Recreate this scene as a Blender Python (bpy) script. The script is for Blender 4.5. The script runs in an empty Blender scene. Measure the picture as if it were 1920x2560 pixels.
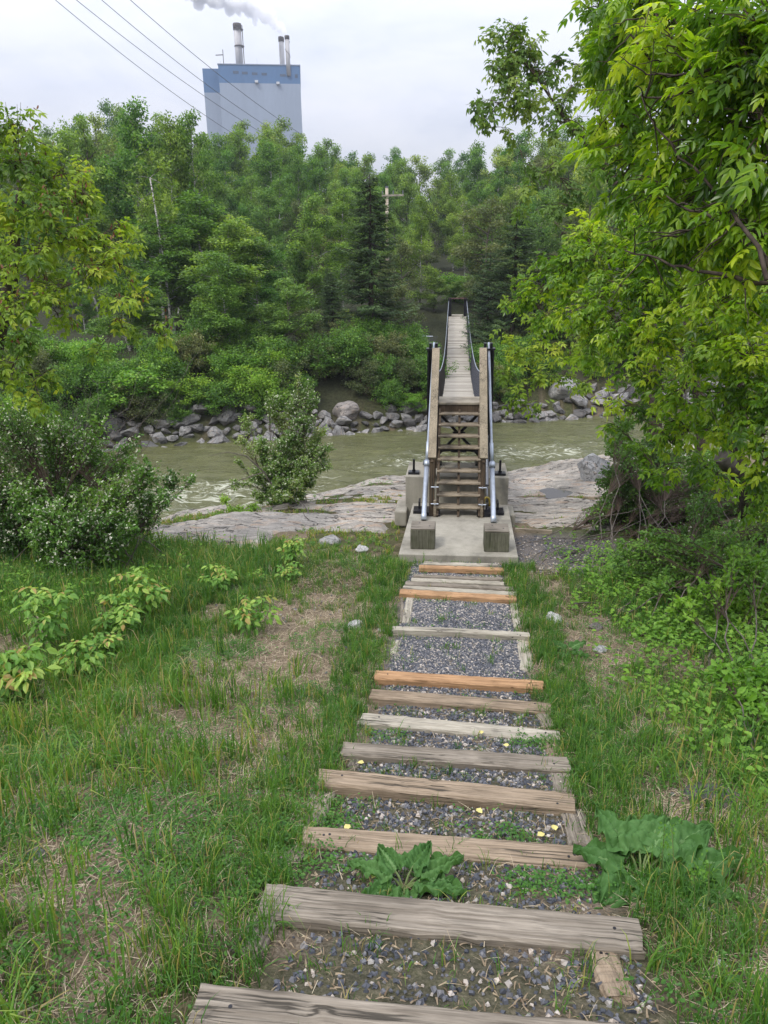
import bpy, math, random
import numpy as np
from mathutils import Vector, Matrix, noise as mnoise
from math import radians as R
S = bpy.context.scene
COL = S.collection
# ------------------------------------------------------------------ camera
FPX, PITCH, YAW, ROLL = 1775.0, R(18.1), R(5.78), R(0.75)
CX, CY = 960.0, 1280.0
cp, sp = math.cos(PITCH), math.sin(PITCH)
fw = np.array([-math.sin(YAW)*cp, math.cos(YAW)*cp, -sp])
rt = np.array([math.cos(YAW), math.sin(YAW), 0.0])
up = np.cross(rt, fw)
# the camera is rolled so that the horizon climbs slightly to the right
cr, sr = math.cos(ROLL), math.sin(ROLL)
rt2 = rt*cr - up*sr
up2 = up*cr + rt*sr
cam_d = bpy.data.cameras.new('camera'); cam = bpy.data.objects.new('camera', cam_d); COL.objects.link(cam)
cam.matrix_world = Matrix([[rt2[0], up2[0], -fw[0], 0], [rt2[1], up2[1], -fw[1], 0], [rt2[2], up2[2], -fw[2], 0], [0, 0, 0, 1]])
cam_d.sensor_fit = 'VERTICAL'; cam_d.sensor_height = 36; cam_d.sensor_width = 27
cam_d.lens = 36*FPX/2560; cam_d.clip_start = 0.05; cam_d.clip_end = 3000
S.camera = cam
S.render.resolution_x, S.render.resolution_y = 768, 1024
# ------------------------------------------------------------------ world, sun, exposure
SUN_EL, SUN_AZ = R(52), R(215)     # azimuth clockwise from +Y
w = bpy.data.worlds.new('World'); S.world = w; w.use_nodes = True
nt = w.node_tree; N = nt.nodes; L = nt.links; N.clear()
out = N.new('ShaderNodeOutputWorld'); bg = N.new('ShaderNodeBackground'); L.new(bg.outputs[0], out.inputs[0])
sky = N.new('ShaderNodeTexSky'); sky.sky_type = 'NISHITA'; sky.sun_disc = False
sky.sun_elevation = SUN_EL; sky.sun_rotation = SUN_AZ; sky.air_density = 1.3; sky.dust_density = 2.0
tc = N.new('ShaderNodeTexCoord')
sep = N.new('ShaderNodeSeparateXYZ'); L.new(tc.outputs['Generated'], sep.inputs[0])
# clouds live on a plane overhead: direction / height, so they flatten toward the horizon
mx = N.new('ShaderNodeMath'); mx.operation = 'ADD'; mx.inputs[1].default_value = 0.18; L.new(sep.outputs[2], mx.inputs[0])
vd = N.new('ShaderNodeVectorMath'); vd.operation = 'DIVIDE'; L.new(tc.outputs['Generated'], vd.inputs[0]); L.new(mx.outputs[0], vd.inputs[1])
nz = N.new('ShaderNodeTexNoise'); nz.inputs['Scale'].default_value = 1.5; nz.inputs['Detail'].default_value = 7; nz.inputs['Roughness'].default_value = 0.55; nz.inputs['Distortion'].default_value = .4
L.new(vd.outputs[0], nz.inputs['Vector'])
cr1 = N.new('ShaderNodeValToRGB'); e = cr1.color_ramp.elements
e[0].position = .30; e[0].color = (.60, .64, .77, 1); e[1].position = .68; e[1].color = (.81, .815, .89, 1)
x = cr1.color_ramp.elements.new(.5); x.color = (.74, .76, .86, 1)
L.new(nz.outputs[0], cr1.inputs[0])
# overcast skies are brighter overhead than at the horizon (1 + 2 sin h)
mz = N.new('ShaderNodeMath'); mz.operation = 'MULTIPLY_ADD'; mz.use_clamp = False; mz.inputs[1].default_value = 2.9; mz.inputs[2].default_value = .47
cz = N.new('ShaderNodeMath'); cz.operation = 'MAXIMUM'; cz.inputs[1].default_value = 0; L.new(sep.outputs[2], cz.inputs[0]); L.new(cz.outputs[0], mz.inputs[0])
sc = N.new('ShaderNodeVectorMath'); sc.operation = 'SCALE'; L.new(cr1.outputs[0], sc.inputs[0]); L.new(mz.outputs[0], sc.inputs['Scale'])
ms = N.new('ShaderNodeVectorMath'); ms.operation = 'SCALE'; L.new(sky.outputs[0], ms.inputs[0]); ms.inputs['Scale'].default_value = 0.10
mix = N.new('ShaderNodeMix'); mix.data_type = 'RGBA'; mix.inputs[0].default_value = .86
L.new(ms.outputs[0], mix.inputs[6]); L.new(sc.outputs[0], mix.inputs[7])
L.new(mix.outputs[2], bg.inputs[0]); bg.inputs[1].default_value = 1.0
sd = bpy.data.lights.new('sun', 'SUN'); sun = bpy.data.objects.new('sun', sd); COL.objects.link(sun)
sd.energy = 1.9; sd.angle = R(9); sd.color = (1, .95, .87)
sdir = Vector((math.sin(SUN_AZ)*math.cos(SUN_EL), math.cos(SUN_AZ)*math.cos(SUN_EL), math.sin(SUN_EL)))
sun.rotation_euler = sdir.to_track_quat('Z', 'Y').to_euler()
S.view_settings.view_transform = 'Standard'; S.view_settings.look = 'None'
S.view_settings.exposure = 0.22; S.view_settings.gamma = 1
cy = S.cycles
cy.use_denoising = True; cy.max_bounces = 6; cy.diffuse_bounces = 3; cy.glossy_bounces = 3; cy.transmission_bounces = 4
cy.transparent_max_bounces = 8; cy.volume_bounces = 8; cy.caustics_reflective = False; cy.caustics_refractive = False
cy.sample_clamp_indirect = 6
# ------------------------------------------------------------------ helpers
def ray(px, py):
    return fw + rt2*((px-CX)/FPX) + up2*((CY-py)/FPX)
def at(px, py, d):                   # point seen at photo pixel, d metres along the view axis
    return ray(px, py)*d
def onz(px, py, z):                  # point seen at photo pixel on the level z
    r = ray(px, py); return r*(z/r[2])
def sm(a, b, x):
    t = np.clip((x-a)/(b-a), 0, 1); return t*t*(3-2*t)
def rng(s): return np.random.default_rng(s)
_P = rng(5).random((256, 256))
def vn(x, y):                        # smooth 2-D value noise 0..1
    x = np.asarray(x, float); y = np.asarray(y, float)
    xi = np.floor(x).astype(int); yi = np.floor(y).astype(int); fx = x-xi; fy = y-yi
    fx = fx*fx*(3-2*fx); fy = fy*fy*(3-2*fy)
    a = _P[xi & 255, yi & 255]; b = _P[(xi+1) & 255, yi & 255]; c = _P[xi & 255, (yi+1) & 255]; d = _P[(xi+1) & 255, (yi+1) & 255]
    return (a*(1-fx)+b*fx)*(1-fy)+(c*(1-fx)+d*fx)*fy
def fbm(x, y, o=4):
    s = 0; a = .5; t = 0
    for i in range(o):
        s = s + a*vn(x*2**i+17.3*i, y*2**i+9.1*i); t += a; a *= .5
    return s/t
def mesh(name, V, faces, mats=None, parent=None, smooth=False, tint=None, fmat=None, loc=None):
    """faces: list of (n,k) index arrays; tint: one value per face"""
    V = np.asarray(V, np.float32)
    me = bpy.data.meshes.new(name)
    me.vertices.add(len(V)); me.vertices.foreach_set('co', V.ravel())
    faces = [np.asarray(f, np.int32) for f in (faces if isinstance(faces, list) else [faces]) if len(f)]
    tot = np.concatenate([np.full(len(f), f.shape[1], np.int32) for f in faces])
    idx = np.concatenate([f.ravel() for f in faces])
    st = np.concatenate([[0], np.cumsum(tot)[:-1]]).astype(np.int32)
    me.loops.add(len(idx)); me.loops.foreach_set('vertex_index', idx)
    me.polygons.add(len(tot)); me.polygons.foreach_set('loop_start', st); me.polygons.foreach_set('loop_total', tot)
    if smooth: me.polygons.foreach_set('use_smooth', np.ones(len(tot), bool))
    else: me.polygons.foreach_set('use_smooth', np.zeros(len(tot), bool))
    if fmat is not None: me.polygons.foreach_set('material_index', np.asarray(fmat, np.int32))
    me.update(calc_edges=True)
    if tint is not None:
        a = me.attributes.new('tint', 'FLOAT', 'FACE'); a.data.foreach_set('value', np.asarray(tint, np.float32))
    for m in (mats if isinstance(mats, (list, tuple)) else [mats]):
        if m: me.materials.append(m)
    o = bpy.data.objects.new(name, me); COL.objects.link(o)
    if parent: o.parent = parent
    if loc is not None: o.location = loc
    return o
def tag(o, label=None, cat=None, group=None, kind=None):
    if label: o['label'] = label
    if cat: o['category'] = cat
    if group: o['group'] = group
    if kind: o['kind'] = kind
    return o
def empty(name, loc=(0, 0, 0), rz=0):
    o = bpy.data.objects.new(name, None); COL.objects.link(o); o.location = loc; o.rotation_euler = (0, 0, rz); o.empty_display_size = .2
    return o
def dup(root, loc, rz=0, s=(1, 1, 1), label=None, group=None, kids=None):
    r = root.copy(); COL.objects.link(r); r.location = loc; r.rotation_euler = (0, 0, rz); r.scale = s
    if label: r['label'] = label
    if group: r['group'] = group
    for c in (kids if kids is not None else [k for k in bpy.data.objects if k.parent == root]):
        d = c.copy(); COL.objects.link(d); d.parent = r
    return r
class MB:                            # mesh builder for hard-surface parts
    def __init__(s): s.V = []; s.F = []
    def box(s, c, d, ax=None, tap=1.0):
        """c centre, d full sizes, ax 3x3 rows = local axes"""
        c = np.array(c, float); h = np.array(d, float)/2; A = np.eye(3) if ax is None else np.array(ax, float)
        n = len(s.V)
        for sx, sy, sz in ((-1,-1,-1),(1,-1,-1),(1,1,-1),(-1,1,-1),(-1,-1,1),(1,-1,1),(1,1,1),(-1,1,1)):
            k = tap if sz > 0 else 1
            s.V.append(c + A[0]*sx*h[0]*k + A[1]*sy*h[1]*k + A[2]*sz*h[2])
        for f in ((0,3,2,1),(4,5,6,7),(0,1,5,4),(1,2,6,5),(2,3,7,6),(3,0,4,7)): s.F.append([n+i for i in f])
        return s
    def bar(s, a, b, wd, th, upv=(0, 0, 1)):
        a = np.array(a, float); b = np.array(b, float); d = b-a; l = np.linalg.norm(d); d /= l
        u = np.array(upv, float); sd_ = np.cross(d, u); sd_ /= np.linalg.norm(sd_); u = np.cross(sd_, d)
        return s.box((a+b)/2, (wd, l, th), (sd_, d, u))
    def tube(s, pts, r, n=8, cap=True):
        pts = np.array(pts, float); r = np.broadcast_to(np.array(r, float), (len(pts),))
        b0 = len(s.V); ref = None
        for i, p in enumerate(pts):
            t = pts[min(i+1, len(pts)-1)]-pts[max(i-1, 0)]; t /= (np.linalg.norm(t)+1e-9)
            if ref is None:
                ref = np.cross(t, (0, 0, 1)) if abs(t[2]) < .9 else np.cross(t, (1, 0, 0))
            ref = ref-t*ref.dot(t); ref /= np.linalg.norm(ref)+1e-9; q = np.cross(t, ref)
            for k in range(n):
                an = 2*math.pi*k/n; s.V.append(p+(ref*math.cos(an)+q*math.sin(an))*r[i])
        for i in range(len(pts)-1):
            for k in range(n):
                k2 = (k+1) % n; s.F.append([b0+i*n+k, b0+i*n+k2, b0+(i+1)*n+k2, b0+(i+1)*n+k])
        if cap:
            s.F.append([b0+k for k in range(n)][::-1]); s.F.append([b0+(len(pts)-1)*n+k for k in range(n)])
        return s
    def build(s, name, mat, parent=None, bevel=0, smooth=False, loc=None):
        me = bpy.data.meshes.new(name); me.from_pydata([tuple(v) for v in s.V], [], s.F); me.update()
        if smooth: me.polygons.foreach_set('use_smooth', [len(p.vertices) == 4 for p in me.polygons])
        if mat: me.materials.append(mat)
        o = bpy.data.objects.new(name, me); COL.objects.link(o)
        if parent: o.parent = parent
        if loc is not None: o.location = loc
        if bevel:
            m = o.modifiers.new('bevel', 'BEVEL'); m.width = bevel; m.segments = 2; m.limit_method = 'ANGLE'
        return o
# ---------------------------------------------------------------- materials
def new(name):
    m = bpy.data.materials.new(name); m.use_nodes = True
    return m, m.node_tree.nodes, m.node_tree.links, m.node_tree.nodes['Principled BSDF']
def ramp(N, L, src, stops):
    c = N.new('ShaderNodeValToRGB'); el = c.color_ramp.elements
    while len(el) > 1: el.remove(el[-1])
    el[0].position = stops[0][0]; el[0].color = (*stops[0][1], 1)
    for p, col in stops[1:]:
        q = el.new(p); q.color = (*col, 1)
    L.new(src, c.inputs[0]); return c.outputs[0]
def ntex(N, L, vec, scale, detail=5, rough=.6, dist=0.0, dim='3D'):
    n = N.new('ShaderNodeTexNoise'); n.inputs['Scale'].default_value = scale; n.inputs['Detail'].default_value = detail
    n.inputs['Roughness'].default_value = rough; n.inputs['Distortion'].default_value = dist
    L.new(vec, n.inputs['Vector']); return n.outputs[0]
def mapv(N, L, vec, scale, loc=None):
    m = N.new('ShaderNodeMapping'); m.inputs['Scale'].default_value = scale; L.new(vec, m.inputs[0])
    if loc is not None: L.new(loc, m.inputs['Location'])
    return m.outputs[0]
def mixc(N, L, f, a, b, typ='MIX'):
    m = N.new('ShaderNodeMix'); m.data_type = 'RGBA'; m.blend_type = typ
    for i, v in ((0, f), (6, a), (7, b)):
        if isinstance(v, (int, float)): m.inputs[i].default_value = v
        elif isinstance(v, tuple): m.inputs[i].default_value = (*v, 1)
        else: L.new(v, m.inputs[i])
    return m.outputs[2]
def math2(N, L, op, a, b, clamp=False):
    m = N.new('ShaderNodeMath'); m.operation = op; m.use_clamp = clamp
    for i, v in ((0, a), (1, b)):
        if isinstance(v, (int, float)): m.inputs[i].default_value = v
        else: L.new(v, m.inputs[i])
    return m.outputs[0]
def bump(N, L, bs, h, st=.4, dist=.02):
    b = N.new('ShaderNodeBump'); b.inputs['Strength'].default_value = st; b.inputs['Distance'].default_value = dist
    L.new(h, b.inputs['Height']); L.new(b.outputs[0], bs.inputs['Normal'])
def attr(N, name):
    a = N.new('ShaderNodeAttribute'); a.attribute_name = name; return a
def leafmat(name, stops, trans=.35, rough=.5, hue=.0, spec=.35, tcol=(1.25, 1.25, .55)):
    m, N, L, b = new(name)
    a = attr(N, 'tint'); c = ramp(N, L, a.outputs['Fac'], stops)
    oi = N.new('ShaderNodeObjectInfo')
    hs = N.new('ShaderNodeHueSaturation'); L.new(c, hs.inputs['Color'])
    mr = N.new('ShaderNodeMapRange'); L.new(oi.outputs['Random'], mr.inputs[0]); mr.inputs[3].default_value = .5-hue; mr.inputs[4].default_value = .5+hue*.6
    L.new(mr.outputs[0], hs.inputs['Hue'])
    m2 = N.new('ShaderNodeMapRange'); L.new(oi.outputs['Random'], m2.inputs[0]); m2.inputs[3].default_value = 1+6*hue; m2.inputs[4].default_value = 1-5*hue
    L.new(m2.outputs[0], hs.inputs['Value'])
    L.new(hs.outputs[0], b.inputs['Base Color']); b.inputs['Roughness'].default_value = rough; b.inputs['Specular IOR Level'].default_value = spec
    t = N.new('ShaderNodeBsdfTranslucent'); tcn = mixc(N, L, 1.0, hs.outputs[0], tcol, 'MULTIPLY'); L.new(tcn, t.inputs[0])
    ms = N.new('ShaderNodeMixShader'); ms.inputs[0].default_value = trans
    L.new(b.outputs[0], ms.inputs[1]); L.new(t.outputs[0], ms.inputs[2])
    L.new(ms.outputs[0], N['Material Output'].inputs[0])
    return m
def woodmat(name, c0, c1, crack=(.03, .026, .02), axis=0, tone=.0, sc=1.0, knots=True, moss=0.0, rgh=.8):
    """weathered wood, grain along the local axis"""
    m, N, L, b = new(name)
    t = N.new('ShaderNodeTexCoord'); oi = N.new('ShaderNodeObjectInfo')
    of = N.new('ShaderNodeVectorMath'); of.operation = 'SCALE'; L.new(oi.outputs['Location'], of.inputs[0]); of.inputs['Scale'].default_value = 3.7
    s = [34*sc]*3; s[axis] = 1.0*sc
    v0 = mapv(N, L, t.outputs['Object'], (1, 1, 1), of.outputs[0])
    v = mapv(N, L, v0, tuple(s))
    g = ntex(N, L, v, 2.2, 6, .65, .6)
    s2 = [60*sc]*3; s2[axis] = 2.2*sc
    v2 = mapv(N, L, v0, tuple(s2)); g2 = ntex(N, L, v2, 1.6, 3, .6, .2)
    blot = ntex(N, L, v0, 3.0, 4, .6)
    col = ramp(N, L, g, [(.3, c0), (.7, c1)])
    fine = ramp(N, L, g2, [(.32, (.45, .45, .45)), (.55, (1, 1, 1))])
    col = mixc(N, L, .75, col, fine, 'MULTIPLY')
    bl = ramp(N, L, blot, [(.3, (.62, .6, .57)), (.6, (1.05, 1.03, 1))])
    col = mixc(N, L, .8, col, bl, 'MULTIPLY')
    # long drying cracks
    s3 = [24*sc]*3; s3[axis] = .5*sc
    v3 = mapv(N, L, v0, tuple(s3)); g3 = ntex(N, L, v3, 1.0, 3, .5, .5)
    cr_ = N.new('ShaderNodeMapRange'); L.new(math2(N, L, 'ABSOLUTE', math2(N, L, 'SUBTRACT', g3, .5), 0), cr_.inputs[0])
    cr_.inputs[1].default_value = .006; cr_.inputs[2].default_value = .024; cr_.inputs[3].default_value = 1; cr_.inputs[4].default_value = 0
    mk = N.new('ShaderNodeMapRange'); L.new(ntex(N, L, v0, 2.6, 2), mk.inputs[0]); mk.inputs[1].default_value = .44; mk.inputs[2].default_value = .56
    cm = math2(N, L, 'MULTIPLY', cr_.outputs[0], mk.outputs[0])
    col = mixc(N, L, math2(N, L, 'MULTIPLY', cm, .85), col, crack)
    if knots:
        vo = N.new('ShaderNodeTexVoronoi'); vo.inputs['Scale'].default_value = 2.6
        s4 = [1.6]*3; s4[axis] = 1.0
        L.new(mapv(N, L, v0, tuple(s4)), vo.inputs['Vector'])
        k = N.new('ShaderNodeMapRange'); L.new(vo.outputs['Distance'], k.inputs[0]); k.inputs[1].default_value = .05; k.inputs[2].default_value = .085; k.inputs[3].default_value = .8; k.inputs[4].default_value = 0
        col = mixc(N, L, k.outputs[0], col, tuple(x*.35 for x in c0))
    if moss:
        mn = ramp(N, L, ntex(N, L, v0, 5, 4), [(.45, (0, 0, 0)), (.7, (1, 1, 1))])
        col = mixc(N, L, math2(N, L, 'MULTIPLY', mn, moss), col, (.045, .055, .02))
    L.new(col, b.inputs['Base Color']); b.inputs['Roughness'].default_value = rgh; b.inputs['Specular IOR Level'].default_value = .2
    hh = math2(N, L, 'SUBTRACT', math2(N, L, 'ADD', g, math2(N, L, 'MULTIPLY', g2, .5)), math2(N, L, 'MULTIPLY', cm, 1.5))
    bump(N, L, b, hh, .55, .006)
    return m
def plain(name, col, rough=.5, metal=0.0, var=.15, scale=8, bmp=0.0, spec=.4):
    m, N, L, b = new(name)
    t = N.new('ShaderNodeTexCoord'); n = ntex(N, L, t.outputs['Object'], scale, 5)
    c = ramp(N, L, n, [(.3, tuple(x*(1-var) for x in col)), (.7, tuple(min(1, x*(1+var)) for x in col))])
    L.new(c, b.inputs['Base Color']); b.inputs['Roughness'].default_value = rough; b.inputs['Metallic'].default_value = metal; b.inputs['Specular IOR Level'].default_value = spec
    if bmp: bump(N, L, b, n, bmp, .01)
    return m
M = {}
M['wood_grey'] = woodmat('wood_grey', (.16, .135, .105), (.31, .275, .225))
M['wood_brown'] = woodmat('wood_brown', (.20, .15, .10), (.345, .275, .20))
M['wood_pale'] = woodmat('wood_pale', (.30, .27, .21), (.46, .43, .36))
M['wood_orange'] = woodmat('wood_orange', (.33, .19, .095), (.48, .30, .165), crack=(.1, .05, .02))
M['wood_rot'] = woodmat('wood_rot', (.17, .14, .11), (.33, .29, .23))
M['wood_deck'] = woodmat('wood_deck', (.30, .265, .20), (.43, .39, .32), axis=0, sc=.6, knots=False)
M['wood_stair'] = woodmat('wood_stair', (.22, .18, .125), (.34, .29, .22), axis=0)
M['wood_rail'] = woodmat('wood_rail', (.23, .19, .13), (.37, .32, .24), axis=1)
M['wood_post'] = woodmat('wood_post', (.06, .044, .03), (.125, .092, .062), axis=2)
M['wood_block'] = woodmat('wood_block', (.085, .085, .06), (.17, .165, .125), axis=2, moss=.5)
M['wood_top'] = woodmat('wood_top', (.14, .125, .10), (.27, .24, .20), axis=0)
M['black'] = plain('black_steel', (.008, .008, .012), .35, .0, .3)
M['galv'] = plain('galvanised_steel', (.42, .46, .52), .42, .65, .12, 14)
M['cable'] = plain('cable_steel', (.16, .17, .19), .5, .6, .2, 30)
M['yellow'] = plain('yellow_paint', (.35, .26, .03), .5, 0, .25)
M['bark'] = plain('bark', (.055, .043, .034), .9, 0, .5, 14, .8, .1)
M['bark_grey'] = plain('bark_grey', (.11, .095, .08), .9, 0, .5, 12, .8, .1)
M['twig'] = plain('twig', (.075, .055, .04), .85, 0, .4, 20, 0, .1)
M['stem'] = plain('stem', (.10, .14, .04), .6, 0, .3)
def m_birch():
    m, N, L, b = new('birch_bark'); t = N.new('ShaderNodeTexCoord')
    v = mapv(N, L, t.outputs['Object'], (3, 3, 9)); n = ntex(N, L, v, 1.2, 5, .6)
    L.new(ramp(N, L, n, [(.42, (.05, .045, .04)), (.5, (.42, .40, .37)), (.8, (.6, .58, .55))]), b.inputs['Base Color'])
    b.inputs['Roughness'].default_value = .8; return m
M['birch'] = m_birch()
def m_concrete(name, c, streak=.5):
    m, N, L, b = new(name); t = N.new('ShaderNodeTexCoord'); o = t.outputs['Object']
    n = ntex(N, L, o, 2.2, 6, .65); f = ntex(N, L, o, 60, 3, .7)
    col = ramp(N, L, n, [(.3, tuple(x*.6 for x in c)), (.5, c), (.75, tuple(x*1.2 for x in c))])
    sp_ = ramp(N, L, f, [(.3, (.45, .43, .4)), (.42, (1, 1, 1))]); col = mixc(N, L, .6, col, sp_, 'MULTIPLY')
    st = ntex(N, L, mapv(N, L, o, (9, 9, .6)), 1.0, 4, .6)
    s_ = ramp(N, L, st, [(.35, (.5, .5, .45)), (.6, (1, 1, 1))]); col = mixc(N, L, streak, col, s_, 'MULTIPLY')
    vo = N.new('ShaderNodeTexVoronoi'); vo.inputs['Scale'].default_value = 22; L.new(o, vo.inputs['Vector'])
    k = N.new('ShaderNodeMapRange'); L.new(vo.outputs['Distance'], k.inputs[0]); k.inputs[1].default_value = .06; k.inputs[2].default_value = .12; k.inputs[3].default_value = .6; k.inputs[4].default_value = 0
    col = mixc(N, L, k.outputs[0], col, (.07, .065, .055))
    L.new(col, b.inputs['Base Color']); b.inputs['Roughness'].default_value = .9; b.inputs['Specular IOR Level'].default_value = .2
    bump(N, L, b, math2(N, L, 'ADD', n, math2(N, L, 'MULTIPLY', f, .3)), .5, .01); return m
M['concrete'] = m_concrete('concrete', (.29, .27, .222), .25)
M['concrete_dark'] = m_concrete('concrete_dark', (.15, .145, .12), .7)
# leaves
M['leaf_near'] = leafmat('leaf_near', [(0, (.06, .14, .010)), (.35, (.14, .28, .014)), (.7, (.27, .42, .02)), (1, (.43, .54, .035))], .55, .33, spec=.5)
M['leaf_maple'] = leafmat('leaf_maple', [(0, (.085, .17, .02)), (.45, (.22, .34, .03)), (.85, (.34, .45, .05)), (1, (.42, .48, .06))], .5, .42)
M['leaf_over'] = leafmat('leaf_over', [(0, (.06, .13, .022)), (.5, (.13, .23, .035)), (1, (.27, .36, .06))], .45, .42)
M['leaf_red'] = plain('seed_keys', (.20, .085, .04), .7, 0, .3)
M['leaf_birch'] = leafmat('leaf_birch', [(0, (.036, .095, .022)), (.4, (.10, .225, .038)), (1, (.25, .42, .07))], .45, .5, hue=.032)
M['leaf_pale'] = leafmat('leaf_pale', [(0, (.05, .10, .027)), (.45, (.145, .265, .05)), (1, (.32, .45, .10))], .42, .5, hue=.036)
M['leaf_olive'] = leafmat('leaf_olive', [(0, (.055, .08, .03)), (.5, (.125, .165, .06)), (1, (.27, .30, .12))], .4, .55, hue=.03)
M['leaf_shrub'] = leafmat('leaf_shrub', [(0, (.04, .10, .02)), (.5, (.11, .24, .035)), (1, (.23, .38, .06))], .42, .45)
M['leaf_bright'] = leafmat('leaf_bright', [(0, (.08, .19, .02)), (.45, (.17, .34, .035)), (1, (.33, .50, .07))], .45, .45, hue=.015)
M['leaf_mid'] = leafmat('leaf_mid', [(0, (.055, .12, .03)), (.5, (.13, .24, .05)), (.9, (.27, .37, .10)), (1, (.34, .36, .14))], .42, .45)
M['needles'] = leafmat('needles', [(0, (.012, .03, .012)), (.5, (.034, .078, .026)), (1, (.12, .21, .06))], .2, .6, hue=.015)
M['flower'] = leafmat('flower', [(0, (.62, .66, .48)), (1, (.78, .76, .6))], .3, .6, tcol=(1, 1, .9))
M['sapling'] = leafmat('sapling', [(0, (.085, .22, .03)), (.6, (.16, .32, .045)), (.97, (.38, .52, .10)), (1, (.36, .26, .08))], .42, .45)
M['burdock'] = leafmat('burdock', [(0, (.055, .14, .035)), (.6, (.095, .20, .055)), (1, (.17, .29, .11))], .3, .55, spec=.15, tcol=(1.1, 1.2, .6))
M['grass'] = leafmat('grass', [(0, (.028, .09, .018)), (.3, (.065, .17, .026)), (.6, (.13, .26, .035)), (.8, (.24, .32, .05)), (.88, (.36, .29, .10)), (1, (.40, .32, .19))], .4, .5)
M['cover'] = leafmat('cover', [(0, (.028, .095, .016)), (.5, (.065, .18, .024)), (1, (.15, .30, .04))], .35, .45)
M['straw'] = leafmat('straw', [(0, (.13, .09, .055)), (.5, (.33, .26, .17)), (1, (.56, .48, .34))], .15, .8)
def ony(px, py, y):                  # point seen at photo pixel on the upright plane y
    r = ray(px, py); return r*(y/r[1])
# ---------------------------------------------------------------- land
KN_X = np.array([-60, -30, -14, -9.5, -7, -6.4, -3.4, -2.1, 1.6, 4.3, 8, 14, 40, 160.])
KN_Y = np.array([2, 5, 12, 15.2, 16.7, 17.4, 20.2, 21.5, 21.9, 24, 25, 26, 30, 40.])
KF_X = np.array([-160, -60, -30, -13.5, -8.5, -5, -1.3, 2.9, 6.6, 15, 40, 160.])
KF_Y = np.array([6, 16, 21.5, 25.4, 27.1, 28.4, 29.9, 31.6, 32.9, 35, 40, 60.])
PK_Y = np.array([-30, -3, 0, 1.57, 2.19, 2.88, 3.45, 3.96, 4.6, 5.15, 5.6, 6.92, 8.3, 9.3, 10.2])
PK_Z = np.array([-1.2, -1.3, -1.52, -2.1, -2.33, -2.6, -2.77, -2.93, -3.13, -3.27, -3.36, -3.58, -3.76, -3.86, -4.02])
def YN(x): return np.interp(x, KN_X, KN_Y)
def YF(x): return np.interp(x, KF_X, KF_Y)
def H(x, y):
    x = np.asarray(x, float); y = np.asarray(y, float)
    yn, yf = YN(x), YF(x)
    z0 = np.interp(y, PK_Y, PK_Z)-.055
    off = np.abs(x-.05)
    z0 = z0 + (fbm(x*.9, y*.9, 4)-.5)*.28*sm(.75, 1.6, off) + (fbm(x*5, y*5, 3)-.5)*.045*sm(.6, 1.2, off) + (fbm(x*6+9, y*6, 2)-.5)*.02 - .03*sm(.85, .7, off)*sm(9.8, 9.4, y)
    z0 = z0 + .30*sm(3, 7, x)
    t = np.clip((y-10.2)/np.maximum(yn-10.2, 1.5), 0, 1)
    z = z0 - (6+z0*0-4.07)*t**1.25
    bed = -6-1.3*sm(0, 1.6, y-yn)
    z = np.where(y > yn, np.minimum(z, bed), z)
    s = y-yf
    far = -6+np.interp(s, [-2, 0, 3, 6, 17, 45, 80, 160, 400], [-1.3, 0, 2.0, 2.9, 3.6, 6.6, 11, 19, 34]) + (fbm(x*.25, y*.25, 4)-.5)*1.2*sm(0, 6, s)
    far = far - (.35*sm(1, 4, s)+.95*sm(4, 8, s))*sm(17.5, 15, s)*sm(5, 2, np.abs(x-.1))
    far = np.where((np.abs(x-.1) < 2) & (s > 4) & (s < 17.5), np.minimum(far, -4.35+1.6*sm(9, 17, s)), far)
    return np.where(s > -2, np.maximum(far, -7.3), z)
def Hp(x, y): return float(H(np.array([x]), np.array([y]))[0])
def grid(xs, ys, zf):
    X, Y = np.meshgrid(xs, ys); Z = zf(X, Y); nx, ny = len(xs), len(ys)
    V = np.stack([X, Y, Z], -1).reshape(-1, 3)
    i = (np.arange(ny-1)[:, None]*nx+np.arange(nx-1)[None]).ravel()
    return V, np.stack([i, i+1, i+nx+1, i+nx], 1)
def spaced(a, b, d, lo, hi, g=1.18):
    mid = np.arange(a, b, d); l = []; x = a; s = d
    while x > lo: s *= g; x -= s; l.append(x)
    r = []; x = mid[-1]; s = d
    while x < hi: s *= g; x += s; r.append(x)
    return np.array(l[::-1]+list(mid)+r)
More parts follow.
